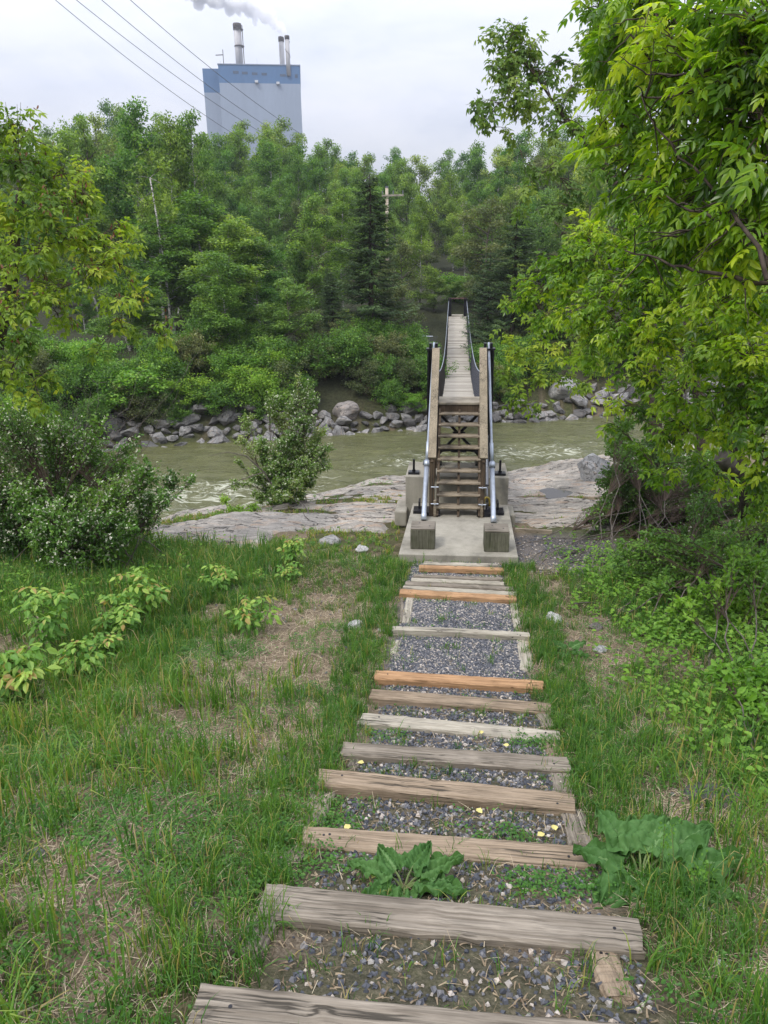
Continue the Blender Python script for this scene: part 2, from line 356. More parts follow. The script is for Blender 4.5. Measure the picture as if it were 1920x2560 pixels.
def m_ground():
    m, N, L, b = new('ground'); g = N.new('ShaderNodeNewGeometry'); p = g.outputs['Position']
    n1 = ntex(N, L, p, .9, 5, .6); n2 = ntex(N, L, p, 9, 6, .7); n3 = ntex(N, L, p, 60, 4, .7)
    soil = ramp(N, L, n2, [(.3, (.040, .029, .02)), (.5, (.085, .062, .043)), (.7, (.18, .14, .10))])
    chip = ramp(N, L, n3, [(.35, (.45, .42, .4)), (.6, (1.15, 1.1, 1.05))]); soil = mixc(N, L, .8, soil, chip, 'MULTIPLY')
    mossy = ramp(N, L, n2, [(.3, (.03, .05, .012)), (.7, (.08, .12, .03))])
    lu = attr(N, 'lush').outputs['Fac']; tan_ = ramp(N, L, n3, [(.3, (.09, .065, .042)), (.5, (.19, .145, .10)), (.7, (.33, .27, .19))])
    dry_ = N.new('ShaderNodeMapRange'); L.new(lu, dry_.inputs[0]); dry_.inputs[1].default_value = .45; dry_.inputs[2].default_value = .1; dry_.inputs[3].default_value = 0; dry_.inputs[4].default_value = .8
    soil = mixc(N, L, dry_.outputs[0], soil, tan_)
    c = mixc(N, L, math2(N, L, 'MULTIPLY', lu, .6, True), soil, mossy)
    gr = ramp(N, L, n3, [(.3, (.045, .042, .042)), (.5, (.115, .105, .10)), (.72, (.27, .235, .205))])
    c = mixc(N, L, attr(N, 'gravel').outputs['Fac'], c, gr)
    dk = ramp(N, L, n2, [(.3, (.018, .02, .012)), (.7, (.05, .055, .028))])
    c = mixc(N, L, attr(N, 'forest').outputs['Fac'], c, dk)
    L.new(c, b.inputs['Base Color']); b.inputs['Roughness'].default_value = .95; b.inputs['Specular IOR Level'].default_value = .1
    bump(N, L, b, math2(N, L, 'ADD', n2, math2(N, L, 'MULTIPLY', n3, .5)), .8, .03); return m
xs = spaced(-8, 8, .1, -160, 160); ys = spaced(-.5, 15, .1, -12, 420)
V, F = grid(xs, ys, H)
g_ = mesh('ground', V, F, m_ground(), smooth=True)
a = g_.data.attributes.new('gravel', 'FLOAT', 'POINT')
X, Y = V[:, 0], V[:, 1]; X_G, Y_G = X, Y
grv = np.maximum(sm(.78, .6, np.abs(X-.05)+.12*(fbm(X*4, Y*4)-.5))*sm(9.8, 9.2, Y)*(.25+.75*sm(5.2, 5.8, Y)), sm(1.5, .8, np.hypot((X-1.7)*.9, (Y-10.7)))*.9)
a.data.foreach_set('value', grv.astype(np.float32))
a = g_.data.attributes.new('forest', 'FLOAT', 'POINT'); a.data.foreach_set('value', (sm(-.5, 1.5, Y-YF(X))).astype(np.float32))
tag(g_, kind='structure')
# river ------------------------------------------------------------
def m_water():
    m, N, L, b = new('river_water'); g = N.new('ShaderNodeNewGeometry'); p = g.outputs['Position']
    v = mapv(N, L, p, (.55, 1.5, 1)); n1 = ntex(N, L, v, 1.3, 5, .6, .8); n2 = ntex(N, L, mapv(N, L, p, (1.2, 3.0, 1)), 4.0, 4, .65, .5)
    base = ramp(N, L, n1, [(.3, (.068, .072, .026)), (.7, (.112, .114, .046))])
    fo = attr(N, 'foam').outputs['Fac']
    fn = ntex(N, L, mapv(N, L, p, (.75, 2.8, 1)), 1.7, 6, .66, 2.2)
    th = N.new('ShaderNodeMapRange'); L.new(fo, th.inputs[0]); th.inputs[3].default_value = .76; th.inputs[4].default_value = .50
    d = math2(N, L, 'SUBTRACT', fn, th.outputs[0]); k = N.new('ShaderNodeMapRange'); L.new(d, k.inputs[0]); k.inputs[1].default_value = 0; k.inputs[2].default_value = .14
    k.inputs[3].default_value = 0; k.inputs[4].default_value = .75
    c = mixc(N, L, k.outputs[0], base, (.55, .56, .45))
    L.new(c, b.inputs['Base Color']); b.inputs['IOR'].default_value = 1.33
    r = N.new('ShaderNodeMapRange'); L.new(k.outputs[0], r.inputs[0]); b.inputs['Specular IOR Level'].default_value = .45; r.inputs[3].default_value = .06; r.inputs[4].default_value = .6; L.new(r.outputs[0], b.inputs['Roughness'])
    bump(N, L, b, math2(N, L, 'ADD', n1, math2(N, L, 'MULTIPLY', n2, .45)), .8, .16); return m
def foam(X, Y):
    f = .58*sm(1, 0, np.abs(Y-(YN(X)*.7+YF(X)*.3))/3.2)
    f = f + 1.0*np.exp(-(((X+5.5)/2.6)**2+((Y-19.6)/1.9)**2)) + .7*np.exp(-(((X+9)/2.5)**2+((Y-19.5)/2.2)**2))
    f = f + .55*np.exp(-(((X-3)/3.2)**2+((Y-25.6)/1.6)**2)) + .45*np.exp(-(((X+1)/2.5)**2+((Y-23.7)/1.5)**2))
    return np.clip(f*.92, 0, 1)
def WZ(X, Y):
    f = foam(X, Y)
    return -6+(fbm(X*.8+Y*.3, Y*2.0, 4)-.5)*(.14+.40*f)+(fbm(X*2.6, Y*5.0, 2)-.5)*(.035+.10*f)
xs = spaced(-12, 9, .09, -150, 150); ys = spaced(14, 34, .09, 2, 62)
V, F = grid(xs, ys, WZ)
wv = mesh('river', V, F, m_water(), smooth=True)
a = wv.data.attributes.new('foam', 'FLOAT', 'POINT'); a.data.foreach_set('value', foam(V[:, 0], V[:, 1]).astype(np.float32)); tag(wv, kind='structure')
# bedrock shelf ------------------------------------------------------
def m_rock(name, base, vein=.6, obj=False, sc=1.0):
    m, N, L, b = new(name)
    if obj: p = N.new('ShaderNodeTexCoord').outputs['Object']; oi = N.new('ShaderNodeObjectInfo'); p = mapv(N, L, p, (1, 1, 1), oi.outputs['Location'])
    else: p = N.new('ShaderNodeNewGeometry').outputs['Position']
    mp = N.new('ShaderNodeMapping'); mp.inputs['Rotation'].default_value = (0, 0, R(-14)); mp.inputs['Scale'].default_value = (.45*sc, 2.6*sc, 3*sc); L.new(p, mp.inputs[0]); v = mp.outputs[0]
    band = ntex(N, L, v, 1.3, 6, .62, 1.1); sp_ = ntex(N, L, p, 26*sc, 5, .7); big = ntex(N, L, p, .8*sc, 4)
    lo = tuple(x*.55 for x in base); hi = tuple(x*1.35 for x in base)
    c = ramp(N, L, band, [(.25, lo), (.45, base), (.58, hi), (.64, (base[0]*1.4, base[1]*1.2, base[2]*1.05)), (.70, base)])
    if vein: 
        vf = ramp(N, L, ntex(N, L, v, 2.3, 3, .5, .6), [(.56, (0, 0, 0)), (.66, (1, 1, 1))])
        c = mixc(N, L, math2(N, L, 'MULTIPLY', vf, vein*.85), c, (.40, .28, .19))
    c = mixc(N, L, .7, c, ramp(N, L, sp_, [(.3, (.5, .5, .5)), (.6, (1.1, 1.1, 1.1))]), 'MULTIPLY')
    c = mixc(N, L, .7, c, ramp(N, L, big, [(.3, (.55, .56, .55)), (.6, (1.05, 1.05, 1.03))]), 'MULTIPLY')
    ck = ntex(N, L, v, 1.6, 4, .55, .5)
    k = N.new('ShaderNodeMapRange'); L.new(math2(N, L, 'ABSOLUTE', math2(N, L, 'SUBTRACT', ck, .47), 0), k.inputs[0]); k.inputs[1].default_value = .003; k.inputs[2].default_value = .013; k.inputs[3].default_value = .95; k.inputs[4].default_value = 0
    c = mixc(N, L, k.outputs[0], c, (.025, .022, .02))
    oi2 = N.new('ShaderNodeObjectInfo'); hv = N.new('ShaderNodeMapRange'); L.new(oi2.outputs['Random'], hv.inputs[0]); hv.inputs[3].default_value = .5 if obj else 1; hv.inputs[4].default_value = 1.6 if obj else 1
    vs = N.new('ShaderNodeVectorMath'); vs.operation = 'SCALE'; L.new(c, vs.inputs[0]); L.new(hv.outputs[0], vs.inputs['Scale'])
    L.new(vs.outputs[0], b.inputs['Base Color']); b.inputs['Roughness'].default_value = .85; b.inputs['Specular IOR Level'].default_value = .25
    bump(N, L, b, math2(N, L, 'SUBTRACT', math2(N, L, 'ADD', math2(N, L, 'MULTIPLY', band, 1.3), math2(N, L, 'MULTIPLY', sp_, .35)), math2(N, L, 'MULTIPLY', k.outputs[0], .4)), .9, .05); return m
M['rock'] = m_rock('bedrock_stone', (.30, .275, .24), .7)
M['stone'] = m_rock('riprap_stone', (.175, .17, .165), .12, True, 1.3)
M['stone_pale'] = m_rock('pale_stone', (.58, .57, .55), .05, True, 3)
M['stone_pink'] = m_rock('pink_stone', (.20, .18, .165), .06, True, 1.2)
M['stone_light'] = m_rock('light_stone', (.23, .23, .23), .05, True, 1.5)
SOIL = [(-1.75, 11.0, 1.35, .85), (-3.5, 13.8, .9, .5), (-2.6, 14.8, .5, .45), (1.9, 10.6, 1.2, .9), (4.4, 12.9, 1.3, 1.3), (6.5, 14, 2.2, 3), (-5.4, 13.2, .6, .3), (-8.5, 11.5, 3, 2.6), (3.2, 11.3, 1.1, .7), (5.6, 19, 1.6, 3)]
def RZ(X, Y):
    yn = YN(X)
    a = X*math.cos(R(14))-Y*math.sin(R(14)); b_ = X*math.sin(R(14))+Y*math.cos(R(14))
    lay = fbm(a*.30, b_*1.6, 5)
    q = lay*7; step = (np.floor(q)+sm(.25, .8, q-np.floor(q)))/7
    z = H(X, Y)+.03+(step-.5)*.42+(fbm(a*1.4, b_*6, 3)-.5)*.05
    z = z+.30*np.exp(-(((X-3.6)/2.2)**2+((Y-20.5)/2.4)**2))
    z = z-.5*sm(10.5, 9.9, Y+.8*(fbm(X*1.3, Y)-.5))-.8*sm(9.9, 9.4, Y)
    for cx, cy_, rx, ry in SOIL:
        d = np.hypot((X-cx)/rx, (Y-cy_)/ry)+.5*(fbm(X*2+3, Y*2)-.5); z = z-.5*sm(1.15, .75, d)
    z = z-1.5*sm(.0, 1.2, Y-yn-.4)
    z = z-.5*sm(1.15, .6, np.maximum(np.abs(X-.1)/1.25, np.abs(Y-11.9)/2.2))*sm(12.9, 12.4, Y)
    return z
V, F = grid(np.arange(-11.5, 8, .06), np.arange(9.2, 26.2, .06), RZ)
tag(mesh('bedrock', V, F, M['rock'], smooth=True), kind='structure')
def rock_z(x, y): return max(Hp(x, y), float(RZ(np.array([x]), np.array([y]))[0]))
m, N_, L_, b_ = new('puddle_water'); b_.inputs['Base Color'].default_value = (.035, .03, .02, 1); b_.inputs['Roughness'].default_value = .03; b_.inputs['Specular IOR Level'].default_value = .2
pc = onz(1388, 1241, -4.75); bm_v = []; 
for k in range(28):
    an = 2*math.pi*k/28; rr = 1+.18*math.sin(3*an+1)+.1*math.sin(5*an); bm_v.append((.33*rr*math.cos(an), .42*rr*math.sin(an), 0))
pz = max(rock_z(pc[0]+dx, pc[1]+dy) for dx in (-.25, 0, .25) for dy in (-.3, 0, .3))
pu = mesh('puddle', bm_v+[(0, 0, 0)], np.array([[k, (k+1) % 28, 28] for k in range(28)]), m, loc=(pc[0], pc[1], pz+.005)); tag(pu, kind='structure')
# ---------------------------------------------------------------- boulders
def rock_proto(seed, flat=.7):
    r = random.Random(seed); bm = __import__('bmesh').new()
    for i in range(17):
        v = Vector((r.gauss(0, 1), r.gauss(0, 1), r.gauss(0, 1))).normalized()*r.uniform(.8, 1.05); bm.verts.new((v.x*.5, v.y*.42, v.z*.5*flat))
    import bmesh
    res = bmesh.ops.convex_hull(bm, input=bm.verts); 
    bmesh.ops.delete(bm, geom=[g for g in res['geom_interior'] if isinstance(g, bmesh.types.BMVert)], context='VERTS')
    bmesh.ops.bevel(bm, geom=list(bm.edges), offset=.012, segments=1, affect='EDGES')
    bmesh.ops.triangulate(bm, faces=bm.faces); bmesh.ops.subdivide_edges(bm, edges=bm.edges, cuts=1)
    for v in bm.verts: v.co += v.normal*(mnoise.noise(v.co*5+Vector((seed, 0, 0)))*.030+mnoise.noise(v.co*13)*.012)
    me = bpy.data.meshes.new('boulder'); bm.to_mesh(me); bm.free(); return me
RK = [rock_proto(s, .55+.1*(s % 4)) for s in range(8)]
for me in RK: me.materials.append(M['stone'])
def smooth_rock(seed, flat=.6):
    import bmesh
    bm = bmesh.new(); bmesh.ops.create_icosphere(bm, subdivisions=4, radius=.5)
    for v in bm.verts:
        c = v.co.copy(); f = 1+mnoise.noise(c*2.2+Vector((seed*3.1, 0, 0)))*.35+mnoise.noise(c*6+Vector((0, seed, 0)))*.06; v.co = Vector((c.x*f, c.y*f*.85, c.z*f*flat))
    me = bpy.data.meshes.new('stone'); bm.to_mesh(me); bm.free(); me.polygons.foreach_set('use_smooth', [True]*len(me.polygons)); return me
def put_rock(me, loc, size, rz, label, mat=None, group=None, name='boulder', cat='boulder', tilt=0):
    o = bpy.data.objects.new(name, me if mat is None else me.copy()); COL.objects.link(o)
    if mat is not None: o.data.materials.clear(); o.data.materials.append(mat)
    o.location = loc; o.scale = size if isinstance(size, tuple) else (size,)*3; o.rotation_euler = (tilt, tilt*.6, rz); return tag(o, label, cat, group)
rr = random.Random(11); placed = []
GR = 'angular boulders along the far waterline'
big = [(352, 1072, .95), (300, 1085, .8), (390, 1085, .7), (430, 1095, .6), (500, 1060, .7), (245, 1060, .8), (200, 1035, 1.0), (640, 1060, .7), (560, 1075, .6), (660, 1008, .75), (683, 995, .6), (975, 1045, .6), (1000, 1060, .55)]
for i, (px, py, s) in enumerate(big):
    y0 = onz(px, py, -5.6); x_ = y0[0]; y_ = YF(x_)+rr.uniform(.0, .5)+(1100-py)*.012
    put_rock(RK[i % 8], (x_, y_, Hp(x_, y_)+.12*s), s, rr.uniform(0, 6), 'grey angular boulder jumbled along the far waterline', group=GR, tilt=rr.uniform(-.4, .4)); placed.append((x_, y_, s))
t_ = 0
while len(placed) < 285 and t_ < 6000:
    t_ += 1; x_ = rr.uniform(-15, 13); s_ = rr.random()**1.5*(1.2+1.3*float(sm(-5, -8, x_))+.7*float(sm(4, 7, x_)))-.3; y_ = YF(x_)+s_; sz = rr.choice([.4, .5, .6, .7, .8, .95, 1.15])
    if any(math.hypot(x_-a, y_-b) < .22*(sz+c) for a, b, c in placed): continue
    placed.append((x_, y_, sz))
    put_rock(rr.choice(RK), (x_, y_, Hp(x_, y_)+.12*sz), (sz*rr.uniform(.9, 1.4), sz*rr.uniform(.8, 1.1), sz*rr.uniform(.7, 1.1)), rr.uniform(0, 6), 'grey angular boulder jumbled along the far waterline', group=GR, tilt=rr.uniform(-.6, .6))
def rock_px(px, py, y_, wpx, kind, label, flat=.6, seed=1, name='boulder', sx=1., cat='boulder', sink=.3):
    p = ony(px, py, y_); wd = wpx/FPX*(p@fw); me = smooth_rock(seed, flat)
    z_ = rock_z(p[0], y_); return put_rock(me, (p[0], y_, z_+wd*flat*(.5-sink)), (wd*sx, wd, wd), seed*1.3, label, mat=M[kind], name=name, cat=cat)
rock_px(868, 1064, 29.5, 66, 'stone_pink', 'large rounded brownish boulder at the far waterline right of the shrub', .75, 3)
rock_px(1412, 1020, 33.6, 75, 'stone_pale', 'pale whitish boulder at the far waterline right of the bridge', .8, 5)
_p = ony(1483, 1190, 17.8); _z = rock_z(_p[0], 17.8)
put_rock(RK[3], (_p[0], 17.8, _z+.34), (1.1, 1.0, 1.15), 2.1, 'big angular grey boulder on the bedrock shelf beside the water', mat=M['stone_light'])
for px, py, wpx, k, lab, fl, sd_ in [(826, 1358, 54, 'stone_pale', 'white rounded stone on the bedrock left of the concrete slab', .5, 2), (905, 1375, 36, 'stone_pale', 'small white stone in grass left of the slab', .4, 4),
        (1384, 1552, 46, 'stone_pale', 'white domed stone in the soil right of the gravel path', .6, 6), (888, 1565, 42, 'stone_pale', 'flat pinkish white stone left of the gravel bay', .4, 8),
        (955, 1578, 22, 'stone_pale', 'small round stone beside the left end of the grey timber', .5, 9), (695, 1905, 38, 'stone_pink', 'small pink stone in the bare patch left of the steps', .45, 10),
        (1795, 2003, 140, 'stone', 'large flat grey stone half buried in grass on the right', .22, 12), (1490, 1570, 36, 'stone_pink', 'small buff stone right of the white domed stone', .4, 13),
        (560, 1848, 16, 'stone_pale', 'tiny pale stone in the dry grass', .5, 14), (645, 1985, 16, 'stone_pale', 'tiny white stone by the left timber ends', .5, 15), (1760, 2295, 60, 'stone_pale', 'pale stone under the large burdock leaves', .4, 16),
        (80, 2150, 70, 'stone', 'grey stone hidden in the grass at the far left', .35, 17), (1500, 1625, 40, 'stone_pale', 'low pale stone in the soil below the domed stone', .3, 18), (1800, 2420, 34, 'stone_pale', 'white stone in tall grass at lower right', .5, 19)]:
    r_ = ray(px, py); z_ = -3.6
    for it in range(12): p = r_*(z_/r_[2]); z_ = .5*z_+.5*Hp(p[0], p[1])
    wd = wpx/FPX*(p@fw); put_rock(smooth_rock(sd_, fl), (p[0], p[1], z_+wd*fl*.22), wd, sd_*1.3, lab, mat=M[k], name='stone', cat='stone')
# ---------------------------------------------------------------- timber path
def ground_hit(px, py, z0=-3.):
    r_ = ray(px, py); z_ = z0
    for it in range(20): p = r_*(z_/r_[2]); z_ = .5*z_+.5*Hp(p[0], p[1])
    return np.array([p[0], p[1], z_])
def timber_mesh(Ln, wd, th, seed, chip=.012):
    r = rng(seed); n = 26; prof = []
    q = .010
    sec = [(-wd/2+q, -th/2), (wd/2-q, -th/2), (wd/2, -th/2+q), (wd/2, th/2-q), (wd/2-q, th/2), (0, th/2+.001), (-wd/2+q, th/2), (-wd/2, th/2-q), (-wd/2, -th/2+q)]
    V = []; k = len(sec)
    bow = r.normal(0, .006); tw = r.normal(0, .02)
    for i in range(n+1):
        u = i/n*2-1; x = u*Ln/2
        for j, (a, b) in enumerate(sec):
            e_ = 0
            if i in (0, n): e_ = -abs(r.normal(0, chip))*np.sign(u)
            jy = r.normal(0, .0018); jz = r.normal(0, .0015)
            if j in (2, 3, 4, 6, 7): jz -= max(0, r.normal(-.004, .0035)); 
            V.append((x+e_, a+bow*(1-u*u)+jy-b*tw*u, b+a*tw*u+jz))
    F = []
    for i in range(n):
        for j in range(k):
            j2 = (j+1) % k; F.append((i*k+j, (i+1)*k+j, (i+1)*k+j2, i*k+j2))
    V.append((-Ln/2, 0, 0)); V.append((Ln/2, 0, 0)); T = []
    for j in range(k):
        j2 = (j+1) % k; T.append((len(V)-2, j, j2)); T.append((len(V)-1, n*k+j2, n*k+j))
    return V, [np.array(F), np.array(T)]
def timber(p0, p1, ztop, wd, th, mat, label, seed, name='timber_step', cat='timber', group='timber steps down the path', nails=True, zt1=None):
    """top centreline from p0 to p1"""
    p0 = np.array([p0[0], p0[1], ztop]); p1 = np.array([p1[0], p1[1], ztop if zt1 is None else zt1])
    d = p1-p0; Ln = np.linalg.norm(d); V, F = timber_mesh(Ln, wd, th, seed)
    o = mesh(name, V, F, M[mat]); rz = math.atan2(d[1], d[0]); ry = -math.asin(d[2]/Ln)
    c = (p0+p1)/2; o.location = (c[0], c[1], c[2]-th/2); o.rotation_euler = (0, ry, rz); tag(o, label, cat, group)
    if nails:
        r = random.Random(seed)
        for u in (-.42, -.4, .41, .43):
            if r.random() < .7: yn_ = r.uniform(-.04, .04); MB().tube([(u*Ln, yn_, th/2-.004), (u*Ln, yn_, th/2+.003)], .0065, 8).build('nail', M['black'], o)
    return o
W = .14
TS = [ # py offsets: px/py of top face centre at left and right end, z, material, label
 (480, 2512, 1790, 2640, -2.10, 'wood_grey', 'grey cracked timber step nearest the camera, cut by the picture edge'),
 (655, 2250, 1608, 2342, -2.33, 'wood_grey', 'thick weathered grey timber step with two big knots and long cracks, second nearest'),
 (752, 2092, 1490, 2148, -2.60, 'wood_brown', 'brown timber step with incised marks just above the small burdock leaves'),
 (792, 1942, 1440, 2008, -2.75, 'wood_brown', 'tan timber step with raised left end above the woodchip bay'),
 (853, 1872, 1426, 1913, -2.93, 'wood_grey', 'grey-brown timber step with a split right end'),
 (898, 1796, 1401, 1843, -3.14, 'wood_pale', 'pale silver-grey timber step carrying a yellow leaf'),
 (926, 1735, 1380, 1772, -3.27, 'wood_brown', 'brown grey timber step just below the bright orange one'),
 (936, 1687, 1362, 1714, -3.36, 'wood_orange', 'new orange timber step in the middle of the path'),
 (979, 1571, 1325, 1588, -3.58, 'wood_pale', 'slim pale timber step between the two gravel bays'),
 (998, 1479, 1292, 1497, -3.76, 'wood_orange', 'new orange timber step at the end of the row of grey boards'),
 (1022, 1418, 0, 0, 0, '', '')]
for i, (ax, ay, bx, by, z_, mt, lab) in enumerate(TS[:10]):
    a_, b_ = onz(ax, ay, z_), onz(bx, by, z_)
    wd = W if i not in (8,) else .09
    timber(a_, b_, z_+.012, wd if i != 1 else .155, .13, mt, lab, 100+i)
for i, (ax, ay, bx, by, z_, mt, lab, wd) in enumerate([
 (1006, 1466, 1293, 1483, -3.775, 'wood_pale', 'grey board lying against the near orange timber', .10),
 (1013, 1456, 1286, 1470, -3.785, 'wood_grey', 'weathered grey board, second above the orange timber', .10),
 (1028, 1447, 1262, 1457, -3.80, 'wood_pale', 'pale grey board, third above the orange timber, with grass in its gaps', .10),
 (1033, 1437, 1258, 1446, -3.815, 'wood_grey', 'topmost grey board of the row above the orange timber', .085),
 (1047, 1415, 1260, 1422, -3.85, 'wood_orange', 'short new orange timber in front of the concrete slab', .10),
 (1056, 1406, 1248, 1412, -3.86, 'wood_pale', 'short pale board behind the short orange timber', .10)]):
    timber(onz(ax, ay, z_), onz(bx, by, z_), z_, wd, .08, mt, lab, 130+i, nails=False, group='timber steps down the path')
# edge timbers along both sides of the path (photo pixels of the near and far end of the top centreline)
ED = [(1510, 2395, 1560, 2520, 'wood_brown', 'short brown edge timber on the right below the knotted step', .11), (1425, 2030, 1455, 2125, 'wood_grey', 'splintered grey edge timber at the right of the woodchip bay', .13),
 (1395, 1925, 1415, 1990, 'wood_grey', 'grey edge timber at the right under the split timber step', .13), (1368, 1850, 1395, 1905, 'wood_brown', 'brown edge timber at the right below the pale step', .11),
 (1352, 1785, 1372, 1822, 'wood_grey', 'small grey edge timber end right of the grassy bay', .1),
 (1302, 1592, 1318, 1680, 'wood_pale', 'pale edge timber at the right of the lower gravel bay', .13), (1283, 1504, 1295, 1572, 'wood_pale', 'pale edge timber at the right of the upper gravel bay', .09),
 (655, 2300, 605, 2400, 'wood_grey', 'cracked grey edge timber at the left below the knotted step', .12), (820, 1962, 770, 2075, 'wood_rot', 'rotten splintered edge timber at the left of the woodchip bay', .15),
 (895, 1885, 880, 1925, 'wood_grey', 'short grey edge timber left of the shaded gravel', .08),
 (1027, 1490, 1015, 1562, 'wood_pale', 'pale edge timber at the left of the upper gravel bay', .10), (1005, 1492, 1003, 1560, 'wood_grey', 'outer grey edge board beside the grass at the left of the upper gravel bay', .04),
 (995, 1605, 985, 1640, 'wood_pale', 'half buried pale edge timber at the left of the lower gravel bay', .09), (745, 2128, 715, 2165, 'wood_rot', 'half hidden grey edge timber under the weeds at the left', .1)]
for i, (ax, ay, bx, by, mt, lab, wd) in enumerate(ED):
    a_ = ground_hit(ax, ay); b_ = ground_hit(bx, by)
    timber(a_, b_, a_[2]+.02, wd, .1, mt, lab, 160+i, name='edge_timber', group='edge timbers beside the path', nails=(i % 3 == 0), zt1=b_[2]+.02)
# ---------------------------------------------------------------- slab, pier, blocks
AX = .10
sl = MB(); sl.V = [(-.80, 9.86, -4.3), (.99, 9.86, -4.3), (1.0, 12.44, -4.3), (-.74, 12.44, -4.3), (-.79, 9.87, -3.9), (.98, 9.87, -3.9), (1.0, 12.44, -3.9), (-.72, 12.44, -3.9)]
sl.F = [(0,3,2,1),(4,5,6,7),(0,1,5,4),(1,2,6,5),(2,3,7,6),(3,0,4,7)]
tag(sl.build('concrete_slab', M['concrete'], bevel=.012), 'low grey concrete slab at the foot of the bridge stairs', 'slab')
pr = MB(); pr.box((.07, 13.0, -3.95), (1.86, 1.1, 1.1)); pier = pr.build('concrete_pier', M['concrete'], bevel=.015); tag(pier, 'tall concrete pier carrying the near bridge tower', 'pier')
MB().box((-.93, 12.5, -4.12), (.22, .7, .30)).build('footing', M['concrete'], pier, bevel=.03)
MB().box((1.05, 12.6, -4.2), (.16, .6, .3)).build('footing', M['concrete'], pier, bevel=.03)
for (x0, x1, yb, lab) in ((1025, 1088, 1372, 'weathered square timber block on the left of the concrete slab'), (1209, 1273, 1379, 'weathered square timber block with mossy streaks on the right of the concrete slab')):
    p0, p1 = onz(x0, yb, -3.9), onz(x1, yb+3, -3.9); c = (p0+p1)/2; s_ = .37
    e_ = empty('timber_block', (c[0], c[1]+s_/2, -3.9)); tag(e_, lab, 'block', 'square blocks on the slab')
    MB().box((0, 0, .155), (s_, s_, .31)).build('body', M['wood_block'], e_, bevel=.012)
    MB().box((0, 0, .322), (s_-.004, s_-.004, .024)).build('top', M['wood_top'], e_, bevel=.008)
    for q in ((-.06, .08), (.1, -.05)): MB().tube([(q[0], q[1], .333), (q[0], q[1], .338)], .012, 10).build('bolt', M['black'], e_)
# ---------------------------------------------------------------- stairs
st = empty('wooden_stairs', (AX, 11.7, -3.9)); tag(st, 'steep open wooden stairs with timber handrails climbing to the bridge deck', 'stairs')
Y0, Y1, Z0, Z1 = 11.70, 13.12, -3.73, -2.16
O = np.array([AX, 11.7, -3.9])
def Q(x, y, z): return (x-O[0], y-O[1], z-O[2])
nT = 9
for i in range(nT):
    t = i/nT; y = Y0+(Y1-Y0)*t; z = Z0+(Z1-Z0)*t
    V, F = timber_mesh(.78-.004*i, .235, .038, 300+i, .002)
    o = mesh('tread', V, F, M['wood_stair'], st); o.location = Q(AX, y+.10, z-.02)
for x in (AX-.36, AX, AX+.36):
    MB().bar(Q(x, Y0-.0, Z0-.20), Q(x, Y1+.02, Z1-.16), .04, .2 if x != AX else .12).build('stringer', M['wood_post'], st)
for sx in (-1, 1):
    x = AX+(-.455 if sx < 0 else .408)
    MB().bar(Q(x+sx*.0, 11.66, -2.86), Q(x-sx*.01, 13.14, -1.19), .135, .045).build('handrail', M['wood_rail'], st, bevel=.006)
    MB().bar(Q(x, 11.70, -2.97), Q(x-sx*.01, 13.10, -1.37), .04, .14).build('rail_board', M['wood_post'], st)
    for (yy, zb) in ((11.74, -3.9), (12.45, -3.4), (13.12, -3.4)):
        zt = -2.90+(yy-11.66)*1.128-.02
        MB().box(Q(x, yy, (zb+zt)/2), (.09 if sx < 0 else .07, .13, zt-zb)).build('post', M['wood_post'], st, bevel=.004)
    MB().box(Q(AX+sx*.40, 11.66, -3.75), (.045, .05, .30)).build('cleat', M['wood_stair'], st)
    for zz in (-3.36, -3.66):
        MB().tube([Q(AX+sx*.40, 11.65, zz), Q(AX+sx*.40, 11.61, zz)], .016, 8).tube([Q(AX+sx*.34, 11.64, zz), Q(AX+sx*.47, 11.64, zz)], .01, 6).build('bolt', M['galv'], st)
# landing
ld = MB()
for k in range(5): ld.box(Q(AX, 13.17+k*.145, -2.18), (.79, .14, .038))
ld.build('landing', M['wood_deck'], st)
MB().box(Q(AX, 13.14, -2.30), (.77, .04, .19)).build('riser', M['wood_post'], st)
# ---------------------------------------------------------------- suspension bridge
br = empty('suspension_bridge', (AX, 13.3, -3.4)); tag(br, 'narrow suspension footbridge with sagging plank deck and mesh sides over the river', 'bridge')
OB = np.array([AX, 13.3, -3.4])
def B(x, y, z): return (x-OB[0], y-OB[1], z-OB[2])
YT0, YT1 = 13.45, 47.0
def czz(y): t = (y-30.3)/16.8; return -1.28-1.85*(1-t*t)
def dz(y): t = (y-30.3)/16.8; return -2.22-1.95*(1-t*t)
def side_shift(y): return .05*math.sin((y-14)/33*math.pi)
for ti, (yt, zb) in enumerate(((YT0, -3.4), (YT1, -2.9))):
    for sx in (-1, 1):
        x = AX+sx*.50
        m_ = MB(); m_.box(B(x-.1, yt, (zb-1.24)/2), (.02, .22, -1.24-zb)).box(B(x+.1, yt, (zb-1.24)/2), (.02, .22, -1.24-zb)).box(B(x, yt, (zb-1.24)/2-.002), (.182, .03, -1.24-zb))
        m_.box(B(x, yt, -1.225), (.26, .27, .03)); m_.build('tower_leg', M['black'], br)
        MB().box(B(x-.055, yt, -1.165), (.05, .18, .09)).box(B(x+.055, yt, -1.165), (.05, .18, .09)).build('saddle', M['black'], br)
        MB().box(B(x, yt, zb+.018), (.36, .34, .03)).build('base_plate', M['black'], br)
zx = lambda py: float(ony(1150, py, YT0)[2])
b = MB(); xi = .40
za, zm, zc = zx(1030), zx(1085), zx(1115)
zd, ze = zx(1140), -3.33
for p, q in (((-xi, za), (xi, zc-.18)), ((xi, za), (-xi, zc-.18))): b.bar(B(AX+p[0], YT0+(.03 if p[0] > 0 else -.03), p[1]), B(AX+q[0], YT0+(.03 if p[0] > 0 else -.03), q[1]), .05, .055, (0, 1, 0))
